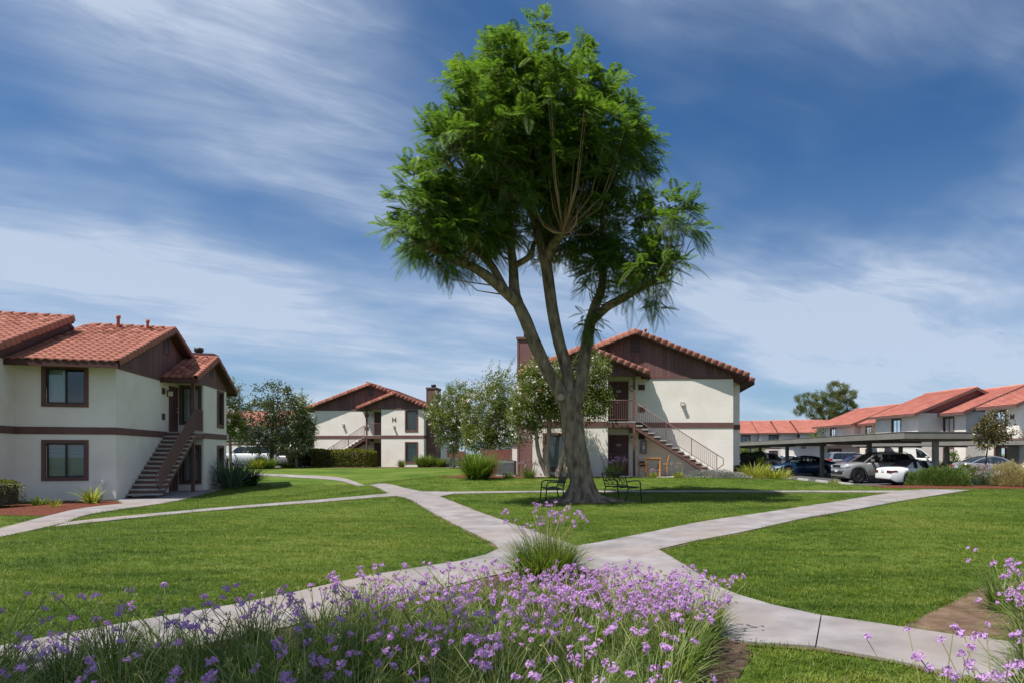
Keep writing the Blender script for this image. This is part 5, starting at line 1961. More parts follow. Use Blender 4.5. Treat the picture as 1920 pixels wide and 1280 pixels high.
for (cx, cy), (rx, ry), rd, dy in lobes_px:
    cy = cy + (64 if cy < 130 else 30 if cy < 280 else 6)
    cx = cx + (20 if cx < 870 else 6 if cx < 960 else 0)
    dy -= 0.7
    c = tp_(cx, cy, dy)
    s = (DT + dy) / FPX
    lobes.append((c, (rx * s * 0.95, rd, ry * s * 0.95)))
nsh = 860
tips, outs = blob(lobes, nsh, 0.55)
tips = tips + outs * np.array([1, 1, 1.15]) * (NP.uniform(0, 1, nsh) ** 3 * 0.55)[:, None]
tips[:, 2] = np.minimum(tips[:, 2], 13.3 + 0.25 * np.sin(tips[:, 0] * 3.0))
drop = [tp_(1232, 590, -.9), tp_(1226, 570, -.9), tp_(1216, 560, -.6), tp_(1098, 612, -.1), tp_(1110, 598, 0.2), tp_(1102, 622, 0.1), tp_(1240, 545, -1), tp_(1180, 560, -.4), tp_(880, 500, -1.4), tp_(1150, 560, .2)]
tips = np.concatenate([tips, drop])
outs = np.concatenate([outs, np.tile([[0, -0.3, -0.9]], (len(drop), 1))])
nodes = []
for k, (p, r) in LIMB.items():
    q = np.array(p[len(p) // 2:])
    for a, b in zip(q[:-1], q[1:]): nodes += [a + (b - a) * t for t in (0.0, 0.25, 0.5, 0.75)]
    nodes.append(q[-1])
nodes = np.array(nodes)
sm = MB()
heads = [LIMB['b3'][0][-1], LIMB['b2'][0][-1], LIMB['a3'][0][-1], LIMB['c2'][0][-1], LIMB['a2'][0][-1], LIMB['a4'][0][-1]]
for i, (t, o) in enumerate(zip(tips, outs)):
    if i % 3 and o[2] > -0.7: continue
    below = nodes[nodes[:, 2] < t[2] - 0.3] if o[2] > -0.7 else nodes
    if len(below) == 0: continue
    j = np.argmin(np.linalg.norm((below - t) * np.array([1, 1, 0.6]), axis=1))
    b = below[j]
    if np.linalg.norm(b - t) > (2.6 if o[2] < -0.7 else 3.6): continue
    m = b * 0.5 + t * 0.5 + np.array([(t[0] - b[0]) * 0.14, (t[1] - b[1]) * 0.14, -0.12 * np.linalg.norm(t - b)])
    sm.tube([b, b * 0.75 + m * 0.25 + (m - b) * 0.2, m, t], [0.028, 0.022, 0.016, 0.008], 5, cap=False)
for hd, cnt, ln in ((heads[0], 3, 1.2), (heads[3], 2, 1.0)):
    for k in range(cnt):      # bare young shoots fanning from the pollard heads, as seen in front
        a = -0.8 + 1.6 * k / (cnt - 1) + RND.uniform(-.08, .08)
        l2 = ln * RND.uniform(0.75, 1.1)
        e = hd + np.array([math.sin(a) * l2 * 0.6 + RND.uniform(-.2, .2), RND.uniform(-.5, .5), math.cos(a) * l2 * RND.uniform(0.6, 1.0)])
        mid = hd * 0.5 + e * 0.5 + np.array([math.sin(a) * 0.25, -0.15, -0.12])
        sm.tube([hd, hd * 0.7 + mid * 0.3 + np.array([math.sin(a) * 0.14, -0.05, -0.05]), mid, e], [0.046, 0.036, 0.028, 0.014], 6, cap=False)
sm.build('shoots', M['shootbark'], jac, 'stuff')


def fronds(tips, outs, per, length, rng):
    """arching bipinnate fronds: a rachis with paired drooping pinnae"""
    n = len(tips) * per
    org = np.repeat(tips, per, 0) - np.repeat(outs, per, 0) * rng.uniform(0, 0.45, n)[:, None]
    o = np.repeat(outs, per, 0)
    o = o + np.array([0, 0, 0.55]) + 1.15 * unit_vec(n, rng)
    o /= np.linalg.norm(o, axis=1)[:, None]
    L_ = length * rng.uniform(0.65, 1.25, n)
    npair = 16
    side = np.cross(o, np.array([0, 0, 1.0]))
    side /= np.linalg.norm(side, axis=1)[:, None] + 1e-6
    V, F = [], []
    base = 0
    ts = np.linspace(0.16, 1.0, npair)
    sag = rng.uniform(0.2, 0.6, n)
    allv = []
    for t in ts:
        c = org + o * (L_ * t)[:, None]
        c[:, 2] -= sag * L_ * t * t
        fw = o.copy()
        fw[:, 2] -= sag * 2 * t
        fw /= np.linalg.norm(fw, axis=1)[:, None]
        wl = L_ * 0.30 * math.sin(math.pi * (0.16 + 0.80 * t)) ** 0.8
        wd = L_ * 0.021
        for s in (-1, 1):
            d = side * s * 0.85 + fw * 0.5
            d[:, 2] -= 0.22
            d /= np.linalg.norm(d, axis=1)[:, None]
            e = c + d * wl[:, None]
            a = fw * wd[:, None]
            mid = c + d * (wl * 0.55)[:, None] + np.array([0, 0, 0.012])
            allv.append(np.stack([c, mid - a, e, mid + a], 1))
    A = np.stack(allv, 1)            # n, 2*npair, 4, 3
    v = A.reshape(-1, 3)
    q = np.arange(n * 2 * npair)[:, None] * 4 + np.array([[0, 1, 2, 3]])
    return v, q


rngj = np.random.default_rng(3)
v, q = fronds(tips, outs, 13, 0.62, rngj)
tag(link('crown', np_mesh('crown', v, q, M['jaca']), jac), kind='stuff')


# ---- general tree
def tree(name, label, cat, base, lobes, nclump, per, spread, leaf, material, stems, bark, group=None, flowers=None, sticks=None, shell=0.5, aspect=0.45, rs=1, droop=0.3, cat2=None):
    rng = np.random.default_rng(rs)
    r = empty(name, base, 0, label, cat, group)
    mb = MB()
    for p, rr in stems: limb_mesh(mb, p, rr, 8, 0.08, 0.3)
    # twigs to the clumps
    c, u = blob(lobes, nclump, shell, rng)
    top = np.array([p[-1] for p, _ in stems])
    for t in c[::max(1, nclump // 60)]:
        b = top[np.argmin(np.linalg.norm(top - t, axis=1))]
        mb.tube([b, (b + t) / 2 + np.array([0, 0, -0.08]), t], [0.022, 0.015, 0.006], 4, cap=False)
    mb.build('trunk', bark, r)
    p = np.repeat(c, per, 0) + rng.normal(size=(nclump * per, 3)) * spread
    leaves('crown', p, leaf, material, r, np.repeat(u, per, 0), droop, aspect, rng=rng, kind='stuff')
    for (mf, nf, pf, sp, sz, zmin) in (flowers or []):
        c, u = blob(lobes, nf, 0.86, rng)
        c = c[c[:, 2] > zmin]
        p = np.repeat(c, pf, 0) + rng.normal(size=(len(c) * pf, 3)) * sp
        leaves('blossom', p, sz, mf, r, None, 0.0, 0.9, rng=rng, kind='stuff')
    if sticks:      # long upright shoots that break the outline
        mb = MB()
        pts = []
        for (p0, p1) in sticks:
            p0, p1 = np.array(p0), np.array(p1)
            mb.tube([p0, (p0 + p1) / 2 + np.array([0.05, 0, 0.05]), p1], [0.014, 0.01, 0.005], 4, cap=False)
            k = 55
            tt = rng.uniform(0.15, 1, k)[:, None]
            pts.append(p0 * (1 - tt) + p1 * tt + rng.normal(size=(k, 3)) * 0.06)
        mb.build('branch', bark, r, 'stuff')
        leaves('spray', np.concatenate(pts), leaf * 0.9, material, r, None, 0.1, aspect, rng=rng, kind='stuff')
    return r


def lob(cx, cy, rx, ry, Y, depth, base):
    """ellipsoid (relative to base) that covers photograph pixels at distance Y"""
    s = Y / FPX
    return (np.array([(cx - CXP) * s - base[0], Y - base[1], EZ + (HYP - cy) * s - base[2]]), (rx * s, depth, ry * s))


def rel(px, py, Y, base):
    s = Y / FPX
    return ((px - CXP) * s - base[0], Y - base[1], EZ + (HYP - py) * s - base[2])


def crape(px, Y, label, lobs, stems_px, n, rs, sticks=(), pink=0):
    base = (at_depth(px, Y), Y, g(at_depth(px, Y), Y))
    lb = [lob(*l[:4], Y + l[4], l[5], base) for l in lobs]
    st = []
    for s in stems_px:
        st.append(([rel(p[0], p[1], Y + (p[2] if len(p) > 2 else 0), base) for p in s], [0.06 + 0.02 * (len(s) - i) for i in range(len(s))]))
    fl = [(M['crapefl'], int(n * 0.6), 10, 0.065, 0.055 + 0.001 * Y, 1.0)]
    if pink: fl.append((M['pinkfl'], pink, 10, 0.06, 0.07, 3.2))
    sk = [(rel(a, b, Y, base), rel(c, d, Y, base)) for (a, b, c, d) in sticks]
    return tree('crape_myrtle', label, 'tree', base, lb, int(n * 1.45), 62, 0.17, 0.070 + 0.0009 * Y, M['crape'], st, M['bark2'], 'white-flowering crape myrtles', fl, sk, 0.2, 0.5, rs)


crape(848, 52, 'white-flowered crape myrtle standing beside the wall of block H', [(845, 780, 44, 46, 0, 1.7), (828, 768, 30, 35, 0, 1.2), (862, 745, 30, 32, 0.5, 1.2), (850, 820, 34, 24, 0, 1.0), (872, 800, 26, 34, 0.3, 1.2)],
      [[(850, 877), (850, 850), (845, 815)], [(850, 850), (856, 830), (862, 800)]], 240, 21, [(850, 740, 838, 722), (870, 735, 874, 712), (825, 745, 818, 735)])
crape(912, 42, 'tall crape myrtle behind the big strap-leaved clump', [(915, 770, 48, 55, 0, 1.7), (940, 740, 38, 45, 0.3, 1.4), (900, 815, 42, 32, -0.4, 1.4), (930, 810, 40, 35, 0, 1.3), (955, 770, 32, 48, 0.3, 1.2), (905, 830, 34, 22, 0, 1.2), (945, 825, 34, 26, 0.2, 1.2), (968, 810, 20, 34, 0, 1.0), (885, 770, 26, 36, 0.2, 1.2)],
      [[(915, 888), (915, 850), (910, 810)], [(935, 888), (937, 850), (942, 800)], [(922, 888), (926, 850), (930, 790)]], 330, 22,
      [(915, 725, 922, 672), (935, 710, 936, 676), (948, 705, 965, 668), (925, 735, 893, 712), (905, 740, 884, 712), (958, 720, 972, 690), (940, 720, 951, 690)], 22)
crape(1003, 31, 'crape myrtle growing against the chimney of the middle block', [(1000, 745, 36, 55, 0, 1.2), (985, 790, 32, 36, 0.3, 1.0), (1035, 720, 40, 40, 0, 1.2), (1050, 755, 42, 35, 0.2, 1.2), (1010, 700, 30, 30, 0, 1.0)],
      [[(1028, 893), (1025, 860), (1030, 800), (1032, 760)], [(1045, 893), (1058, 840), (1056, 800), (1050, 765)], [(1025, 890), (1010, 850), (1005, 800)]], 300, 23,
      [(1010, 690, 1014, 655), (1035, 690, 1050, 650), (1070, 690, 1085, 660), (1000, 700, 990, 672), (985, 790, 968, 840), (1010, 800, 1025, 845)], 16)
crape(1112, 31, 'crape myrtle half hidden behind the forked trunk', [(1112, 690, 26, 26, 0, 1.0), (1105, 730, 32, 28, 0.2, 1.0), (1122, 750, 24, 30, 0, 0.8), (1095, 765, 26, 22, 0.2, 0.9)],
      [[(1062, 893), (1072, 850), (1090, 790), (1100, 750)], [(1058, 893), (1062, 850), (1085, 800)]], 150, 24, [(1112, 700, 1120, 658), (1125, 735, 1148, 728), (1125, 690, 1142, 690), (1115, 780, 1150, 795)], 8)
crape(448, 50, 'white-flowered crape myrtle rising behind the end of the near block', [(425, 770, 30, 42, 0, 1.6), (438, 800, 26, 26, 0, 1.3), (420, 730, 22, 22, 0, 1.2)],
      [[(432, 880), (432, 840), (430, 800)]], 170, 25, [(425, 745, 462, 716), (430, 760, 474, 735), (420, 730, 440, 715), (425, 770, 476, 752), (415, 720, 425, 708)])
crape(562, 55, 'olive-green crape myrtle beside the dark magnolia', [(560, 790, 24, 50, 0, 1.5), (550, 830, 28, 24, 0, 1.3), (570, 820, 20, 30, 0, 1.0)],
      [[(556, 880), (556, 850), (558, 810)]], 190, 26, [(555, 755, 553, 735), (562, 755, 578, 738), (570, 765, 588, 745), (565, 750, 566, 728), (572, 790, 590, 795)])

base = (at_depth(510, 53), 53, g(at_depth(510, 53), 53))
tree('magnolia_tree', 'dark glossy magnolia tree in front of the white off-roader', 'tree', base,
     [lob(*l, 53, 1.9, base) for l in ((512, 742, 30, 26), (500, 775, 34, 26), (530, 765, 30, 28), (485, 805, 36, 28), (525, 805, 44, 32), (500, 832, 48, 20), (540, 830, 34, 22))],
     420, 26, 0.17, 0.17, M['magnolia'], [([rel(510, 878, 53, base), rel(510, 840, 53, base), rel(511, 790, 53, base), rel(512, 750, 53, base)], [0.17, 0.14, 0.1, 0.05])], M['darkbark'], rs=31, aspect=0.5)
base = (at_depth(1847, 30), 30, g(at_depth(1847, 30), 30))
tree('magnolia_tree', 'young bronze-green magnolia on a thin stem beside the parked cars', 'tree', base,
     [lob(*l, 30, 0.55, base) for l in ((1870, 788, 22, 18), (1845, 812, 24, 16), (1865, 815, 26, 16), (1890, 812, 22, 9), (1848, 828, 14, 10), (1855, 795, 20, 14))],
     150, 17, 0.085, 0.125, M['magnolia2'], [([rel(1847, 905, 30, base), rel(1848, 870, 30, base), rel(1852, 838, 30, base)], [0.045, 0.04, 0.03]),
                                             ([rel(1852, 838, 30, base), rel(1848, 822, 30, base), rel(1845, 810, 30, base)], [0.03, 0.02, 0.015]), ([rel(1852, 838, 30, base), rel(1870, 815, 30, base), rel(1872, 790, 30, base)], [0.03, 0.02, 0.012]),
                                             ([rel(1860, 826, 30, base), rel(1880, 818, 30, base), rel(1898, 812, 30, base)], [0.02, 0.015, 0.01])], M['darkbark'], rs=32, shell=0.3, aspect=0.42, droop=-0.1)
base = (at_depth(1553, 150), 150, 0)
tree('pine_tree', 'broad old pine rising above the distant roofs', 'tree', base,
     [lob(cx, cy, rx, ry, 150, dd, base) for (cx, cy, rx, ry, dd) in ((1570, 727, 20, 9, 3), (1588, 741, 18, 9, 3), (1563, 747, 20, 8, 3.5), (1513, 746, 20, 7, 3), (1537, 741, 10, 6, 2), (1518, 763, 22, 7, 3.5), (1556, 765, 20, 7, 4), (1588, 762, 15, 8, 3), (1548, 780, 34, 7, 4), (1500, 770, 9, 5, 2), (1578, 781, 20, 6, 3))],
     620, 44, 0.26, 0.48, M['pine'], [([rel(1556, 860, 150, base), rel(1556, 790, 150, base), rel(1562, 755, 150, base)], [0.6, 0.5, 0.25]), ([rel(1556, 800, 150, base), rel(1535, 770, 150, base), rel(1518, 752, 150, base)], [0.4, 0.3, 0.15]), ([rel(1560, 790, 150, base), rel(1590, 765, 150, base)], [0.35, 0.15])],
     M['darkbark'], rs=33, shell=0.7, aspect=0.16, droop=-0.2)
base = (at_depth(1660, 73), 73, 0)
tree('olive_tree', 'dusty olive-coloured tree standing against the apartment row', 'tree', base,
     [lob(*l, 73, 1.3, base) for l in ((1660, 800, 20, 16), (1645, 806, 18, 12), (1665, 815, 20, 20), (1640, 822, 22, 18))], 130, 20, 0.2, 0.16, M['olive'], [([rel(1655, 875, 73, base), rel(1655, 830, 73, base)], [0.12, 0.07])], M['darkbark'], rs=34)
for px, py, rx, ry, Y, lab, rs in ((1560, 816, 38, 12, 88, 'rounded treetop showing above the long carport', 35), (1408, 842, 26, 9, 96, 'small tree seen under the far end of the carport', 36)):
    base = (at_depth(px, Y), Y, 0)
    tree('shade_tree', lab, 'tree', base, [lob(px, py, rx, ry, Y, 2.2, base), lob(px - rx * .4, py + ry * .6, rx * .7, ry * .7, Y, 2, base)], 150, 20, 0.25, 0.22, M['crape'],
         [([rel(px, 868, Y, base), rel(px, py + ry, Y, base)], [0.14, 0.08])], M['darkbark'], rs=rs)
# street tree behind the photographer: its crown shades the near end of the flower bed and never enters the picture
base = (-5.5, 2.0, 0.02)
tree('shade_tree', 'shade tree beside the walk, next to the near corner of the flower bed', 'tree', base, [(np.array([-0.6, -0.6, 7.0]), (2.0, 1.8, 1.3)), (np.array([0.3, -0.4, 7.6]), (1.7, 1.5, 1.0))], 260, 34, 0.2, 0.16, M['crape'],
     [([(-0.9, -2.2, 0), (-0.8, -1.6, 3), (-0.5, -0.8, 6)], [0.2, 0.16, 0.1])], M['darkbark'], rs=37)


# ---- hedges
def hedge(label, x0, x1, y0, y1, h, material, n, leaf=0.07, rz=0.0, loc=None, rs=41):
    rng = np.random.default_rng(rs)
    loc = loc or ((x0 + x1) / 2, (y0 + y1) / 2, g((x0 + x1) / 2, (y0 + y1) / 2))
    w, d = (x1 - x0) / 2, (y1 - y0) / 2
    r = empty('hedge', loc, rz, label, 'hedge', 'clipped hedges')
    mb = MB()
    mb.box(-w + 0.12, w - 0.12, -d + 0.12, d - 0.12, 0.08, h - 0.12)
    mb.build('branches', M['darkbark'], r)
    u = rng.uniform(-1, 1, (n, 3))
    f = rng.choice(5, n, p=[0.3, 0.16, 0.12, 0.12, 0.30])
    p = u * np.array([w, d, h / 2]) + np.array([0, 0, h / 2])
    dr = np.zeros((n, 3))
    j = rng.normal(size=n) * 0.05
    for k, (ax, sg) in enumerate(((1, -1), (1, 1), (0, -1), (0, 1), (2, 1))):
        m = f == k
        ext = (w, d, h / 2)[ax]
        p[m, ax] = sg * ext + (h / 2 if ax == 2 else 0) - np.abs(j[m]) * sg * 1.2 + rng.normal(size=m.sum()) * 0.02
        dr[m, ax] = sg
    # soften the corners
    top = np.clip((p[:, 2] - (h - 0.25)) / 0.25, 0, 1)
    for ax, ext in ((0, w), (1, d)):
        p[:, ax] -= np.sign(p[:, ax]) * np.clip(np.abs(p[:, ax]) - (ext - 0.22 * top ** 2), 0, None)
    wob = 0.06 * np.sin(p[:, 0] * 1.7) + 0.05 * np.sin(p[:, 0] * 4.1 + p[:, 2] * 3)
    p[:, 1] += wob * np.sign(p[:, 1])
    p[:, 2] += wob * 0.7 * (p[:, 2] / h)
    leaves('foliage', p, leaf, material, r, dr, 0.0, 0.6, rng=rng, kind='stuff')
    return r


hx0, hx1, hy = at_depth(592, 56.3), at_depth(700, 56.3), 56.3
hedge('long clipped hedge in front of the stairs of block H', hx0, hx1, hy - 0.8, hy + 0.8, 1.45, M['hedge'], 9000, 0.12, rs=42)
hedge('short dark hedge joining the sunlit long hedge', at_depth(547, 57), at_depth(591, 57), 56.2, 57.8, 1.42, M['dark_and_shaded'], 3500, 0.12, rs=43)  # same hedge carried on; magnolia shade is painted in by the darker leaf colour
hedge('tall square hedge at the corner of the block with doors 203 and 103', at_depth(1389, 39), at_depth(1432, 39), 38.4, 40.0, 1.62, M['dark_and_shaded'], 5200, 0.08, rs=44, loc=(at_depth(1410, 39.2), 39.2, 0.02))
hedge('clipped shrub cut by the picture edge beside the mulch bed', -20.95, -19.9, 20.4, 21.6, 0.86, M['hedge'], 3800, 0.05, rs=45, loc=(at_depth(-14, 21.6), 21.6, g(-20.5, 21.6)))


# ---- strap-leaved clumps
def strap_mesh(n, length, width, spread, sag, rs, seg=5, base_r=0.12, up=0.9, material=None, name='leaves'):
    rng = np.random.default_rng(rs)
    az = rng.uniform(0, 2 * np.pi, n)
    tilt = np.abs(rng.normal(0, 1, n)) * spread
    tilt = np.clip(tilt, 0.02, 1.5)
    L_ = length * rng.uniform(0.6, 1.12, n)
    br = base_r * np.sqrt(rng.uniform(0, 1, n))
    baz = az + rng.normal(0, 0.7, n)
    b = np.stack([br * np.cos(baz), br * np.sin(baz), np.zeros(n)], -1)
    h = np.stack([np.cos(az), np.sin(az), np.zeros(n)], -1)
    sd = np.stack([-np.sin(az), np.cos(az), np.zeros(n)], -1)
    tw = rng.normal(0, 0.5, n)
    sg = sag * rng.uniform(0.4, 1.4, n)
    rows = []
    p = b.copy()
    for i in range(seg + 1):
        t = i / seg
        ang = tilt + sg * t ** 1.6
        if i: p = p + (h * np.sin(ang)[:, None] + np.array([0, 0, 1.0]) * np.cos(ang)[:, None]) * (L_ / seg)[:, None]
        w = width * (1 - t ** 2.2) * 0.5 + 0.0006
        s2 = sd * np.cos(tw)[:, None] + np.cross(sd, h) * np.sin(tw)[:, None] * 0.6
        rows.append(np.stack([p - s2 * w, p + s2 * w], 1))
    A = np.stack(rows, 1)        # n, seg+1, 2, 3
    v = A.reshape(-1, 3)
    v[:, 2] = np.maximum(v[:, 2], 0.01)
    q = []
    for i in range(seg):
        q.append(np.array([2 * i, 2 * i + 1, 2 * i + 3, 2 * i + 2]))
    q = np.array(q)
    f = (np.arange(n)[:, None, None] * 2 * (seg + 1) + q[None]).reshape(-1, 4)
    return np_mesh(name, v, f, material)


def strap_plant(name, label, cat, px, Y, h, width_, n, material, spread, sag, rs, group=None, lw=0.02, base_r=0.2, flowers=0, fmat=None, fz=1.25, xy=None):
    x = at_depth(px, Y) if xy is None else xy[0]
    y = Y if xy is None else xy[1]
    r = empty(name, (x, y, g(x, y)), RND.uniform(0, 6), label, cat, group)
    tag(link('leaves', strap_mesh(n, h, lw, spread, sag, rs, material=material, base_r=base_r), r), kind='stuff')
    if flowers:
        rng = np.random.default_rng(rs + 100)
        mb = MB()
        ps = []
        for k in range(flowers):
            a, q = rng.uniform(0, 6.28), base_r * 1.6 * math.sqrt(rng.uniform(0, 1))
            t = np.array([q * math.cos(a) * 1.6, q * math.sin(a) * 1.6, h * fz * rng.uniform(0.8, 1.1)])
            mb.tube([(q * .5 * math.cos(a), q * .5 * math.sin(a), 0.02), tuple(t * np.array([.8, .8, .55])), tuple(t)], 0.006, 4, cap=False)
            ps.append(t + rng.normal(size=(12, 3)) * 0.03)
        mb.build('stems', M['garlicstem'], r, 'stuff')
        leaves('blossom', np.concatenate(ps), 0.04, fmat or M['purple'], r, None, 0, 0.8, rng=rng, kind='stuff')
    return r


strap_plant('strap_leaf_clump', 'big rounded strap-leaved clump at the lawn edge before the tall crape myrtle', 'plant', 897, 30.2, 1.45, 0, 950, M['strap'], 0.42, 0.85, 51, 'strap-leaved clumps', 0.035, 0.45)
strap_plant('strap_leaf_clump', 'bright strap-leaved clump below the window of block H', 'plant', 795, 56.5, 1.3, 0, 420, M['strap'], 0.42, 0.8, 52, 'strap-leaved clumps', 0.05, 0.5)
strap_plant('strap_leaf_clump', 'smaller strap-leaved clump beside the bright one at block H', 'plant', 824, 56.8, 1.0, 0, 330, M['strap'], 0.42, 0.8, 53, 'strap-leaved clumps', 0.05, 0.4)
strap_plant('strap_leaf_clump', 'small spiky tuft standing alone before the wall of block H', 'plant', 753, 57.3, 0.75, 0, 160, M['strap'], 0.45, 0.6, 54, 'strap-leaved clumps', 0.04, 0.2)
strap_plant('strap_leaf_clump', 'sunlit strap-leaved clump in front of the white off-roader', 'plant', 480, 50, 1.0, 0, 340, M['strapY'], 0.45, 0.8, 55, 'strap-leaved clumps', 0.05, 0.5)
strap_plant('strap_leaf_clump', 'deep green strap-leaved clump at the foot of the dark magnolia', 'plant', 500, 50.5, 1.1, 0, 340, M['strap'], 0.42, 0.8, 56, 'strap-leaved clumps', 0.05, 0.5)
strap_plant('strap_leaf_clump', 'low green clump by the dark end of the hedge', 'plant', 540, 54, 0.6, 0, 240, M['strap'], 0.6, 0.8, 57, 'strap-leaved clumps', 0.05, 0.45)
strap_plant('spear_leaf_plant', 'large blue-green plant with stiff spear leaves at the end of the near block', 'plant', 432, 33.2, 1.75, 0, 210, M['yucca'], 0.50, 0.55, 58, None, 0.075, 0.35)
strap_plant('spear_leaf_plant', 'dark bushy plant tucked behind the blue-green spear leaves', 'plant', 458, 35.2, 1.25, 0, 420, M['dark_and_shaded'], 0.55, 0.9, 59, None, 0.05, 0.5)
strap_plant('lily_clump', 'yellow-tipped lily clump in the mulch below the lower window', 'plant', 172, 23.5, 0.75, 0, 75, M['strapY'], 0.6, 0.8, 60, 'lily clumps in the mulch', 0.045, 0.14)
strap_plant('lily_clump', 'small green sprout in the mulch nearer the clipped shrub', 'plant', 72, 22.6, 0.42, 0, 60, M['strap'], 0.7, 0.8, 61, 'lily clumps in the mulch', 0.04, 0.15)
strap_plant('lily_clump', 'thin feathery sprout at the front of the mulch bed', 'plant', 103, 21.8, 0.32, 0, 70, M['strapY'], 0.6, 0.5, 62, 'lily clumps in the mulch', 0.015, 0.1)
strap_plant('lily_clump', 'yellow-green lily clump before the square hedge', 'plant', 1418, 32.0, 0.85, 0, 340, M['strapY'], 0.65, 0.9, 63, 'yellow lily clumps by the parking', 0.032, 0.55)
strap_plant('lily_clump', 'second yellow-green lily clump reaching the wheel stops', 'plant', 1456, 31.2, 0.62, 0, 300, M['strapY'], 0.7, 0.9, 64, 'yellow lily clumps by the parking', 0.03, 0.6)
strap_plant('lily_clump', 'lone yellow tuft in front of the silver off-roader', 'plant', 1563, 30.6, 0.52, 0, 110, M['strapY'], 0.55, 0.6, 65, 'yellow lily clumps by the parking', 0.03, 0.18)
strap_plant('garlic_clump', 'flowering clump beside door 103 behind the bench', 'plant', 1149, 31.7, 0.72, 0, 330, M['garlic'], 0.42, 0.7, 66, 'small flowering clumps at the middle block', 0.02, 0.28, 40, fz=1.3)
strap_plant('garlic_clump', 'pink-topped clump at the foot of the chimney', 'plant', 993, 31.0, 0.6, 0, 240, M['garlic'], 0.45, 0.7, 67, 'small flowering clumps at the middle block', 0.02, 0.22, 26, M['faded'], 1.25)
strap_plant('garlic_clump', 'small green tuft in front of the bar table', 'plant', 1225, 31.4, 0.34, 0, 150, M['strapY'], 0.45, 0.5, 68, 'small flowering clumps at the middle block', 0.018, 0.13, 6, fz=1.2)
strap_plant('garlic_clump', 'tuft with a few tall pale flower stalks below the stairs', 'plant', 1272, 31.4, 0.36, 0, 190, M['strapY'], 0.5, 0.5, 69, 'small flowering clumps at the middle block', 0.018, 0.18, 6, M['faded'], 1.9)
strap_plant('garlic_clump', 'low tuft in the mulch left of the pink-topped clump', 'plant', 953, 31.0, 0.36, 0, 180, M['strap'], 0.6, 0.6, 70, 'small flowering clumps at the middle block', 0.02, 0.2)
strap_plant('lily_clump', 'low green sprouts between the bench and the white wall', 'plant', 1040, 31.5, 0.3, 0, 120, M['strap'], 0.6, 0.6, 71, None, 0.02, 0.25)


# ---- low shrubs: silver ground cover, rosemary row, straw-coloured grasses
def mound(name, label, px, Y, rx, ry, h, n, leaf, material, group=None, rs=80, aspect=0.3, up=0.8, fl=None, spikes=None):
    rng = np.random.default_rng(rs)
    x = at_depth(px, Y)
    r = empty(name, (x, Y, g(x, Y)), 0, label, 'shrub', group)
    u = unit_vec(n, rng)
    u[:, 2] = np.abs(u[:, 2])
    k = rng.uniform(0.5, 1.0, n) ** 0.5
    lump = 1 + 0.16 * np.sin(u[:, 0] * 7 + rs) * np.cos(u[:, 1] * 6) + 0.1 * np.sin(u[:, 2] * 9 + rs)
    p = u * np.array([rx, ry, h]) * (k * lump)[:, None]
    p[:, 2] = np.maximum(p[:, 2] * 0.95, 0.0)
    dr = u + np.array([0, 0, up])
    leaves('foliage', p, leaf, material, r, dr, 0.0, aspect, rng=rng, kind='stuff')
    if fl:
        m, cnt, sz, zz = fl
        q = unit_vec(cnt, rng)
        q[:, 2] = np.abs(q[:, 2]) * 0.6 + 0.5
        c = q * np.array([rx, ry, h]) * zz
        mb = MB()
        for t in c: mb.tube([t * 0.4, t], 0.006, 3, cap=False)
        mb.build('stems', M['garlicstem'], r, 'stuff')
        leaves('blossom', np.repeat(c, 10, 0) + rng.normal(size=(cnt * 10, 3)) * 0.04, sz, m, r, None, 0, 0.8, rng=rng, kind='stuff')
    return r


mound('ground_cover_mound', 'silver-grey ground cover at the foot of the stairs', 1335, 31.6, 1.6, 0.8, 0.34, 5200, 0.07, M['silverleaf'], None, 81)
mound('ground_cover_mound', 'silver-grey mound between the stairs and the yellow lilies', 1372, 31.2, 0.8, 0.6, 0.26, 2600, 0.07, M['silverleaf'], None, 82)
for i, (px, Y, rx, h, lab) in enumerate(((1728, 28.4, 0.62, 0.62, 'feathery green bush at the end of the row nearest the white convertible'), (1752, 27.6, 0.75, 0.85, 'feathery green bush at the foot of the first carport post'),
                                         (1783, 27.3, 0.78, 0.80, 'feathery green bush in the middle of the row before the carport'), (1812, 28.2, 0.72, 0.90, 'tallest feathery green bush, beside the young magnolia stem'))):
    mound('rosemary_bush', lab, px, Y, rx, 0.6, h, 4200, 0.11, M['rosemary'], 'green bushes in front of the carport', 83 + i, 0.2, 1.0)
mound('lavender_bush', 'grey-green lavender bush with mauve flower heads', 1850, 27.6, 0.6, 0.5, 0.55, 3600, 0.10, M['yucca'], None, 90, 0.16, 1.3, (M['faded'], 60, 0.05, 1.5))
mound('lavender_bush', 'mauve-flowered bush behind the straw-coloured grasses', 1868, 29.4, 0.9, 0.5, 0.7, 3000, 0.10, M['yucca'], None, 91, 0.16, 1.3, (M['faded'], 90, 0.055, 1.35))
for i, (px, Y, rx, h, lab) in enumerate(((1882, 27.2, 0.55, 0.85, 'straw-coloured grass next to the lavender bush'), (1905, 26.9, 0.6, 0.75, 'straw-coloured grass at the picture edge'), (1898, 28.3, 0.45, 1.08, 'tallest straw-coloured grass with pale plumes'), (1932, 27.0, 0.6, 0.75, 'straw-coloured grass running out of the picture'))):
    mound('straw_grass', lab, px, Y, rx, 0.5, h, 2600, 0.16, M['straw'], 'straw-coloured grasses', 94 + i, 0.10, 1.2)
mound('shrub', 'round dark shrub against the wall of the apartment row', 1826, 51.5, 1.5, 1.0, 1.35, 2600, 0.16, M['strap'], 'shrubs along the apartment row', 98, 0.3)
mound('shrub', 'shrub by the drain pipe between the carport posts', 1784, 53.5, 1.0, 0.8, 1.75, 2200, 0.16, M['strap'], 'shrubs along the apartment row', 99, 0.3)
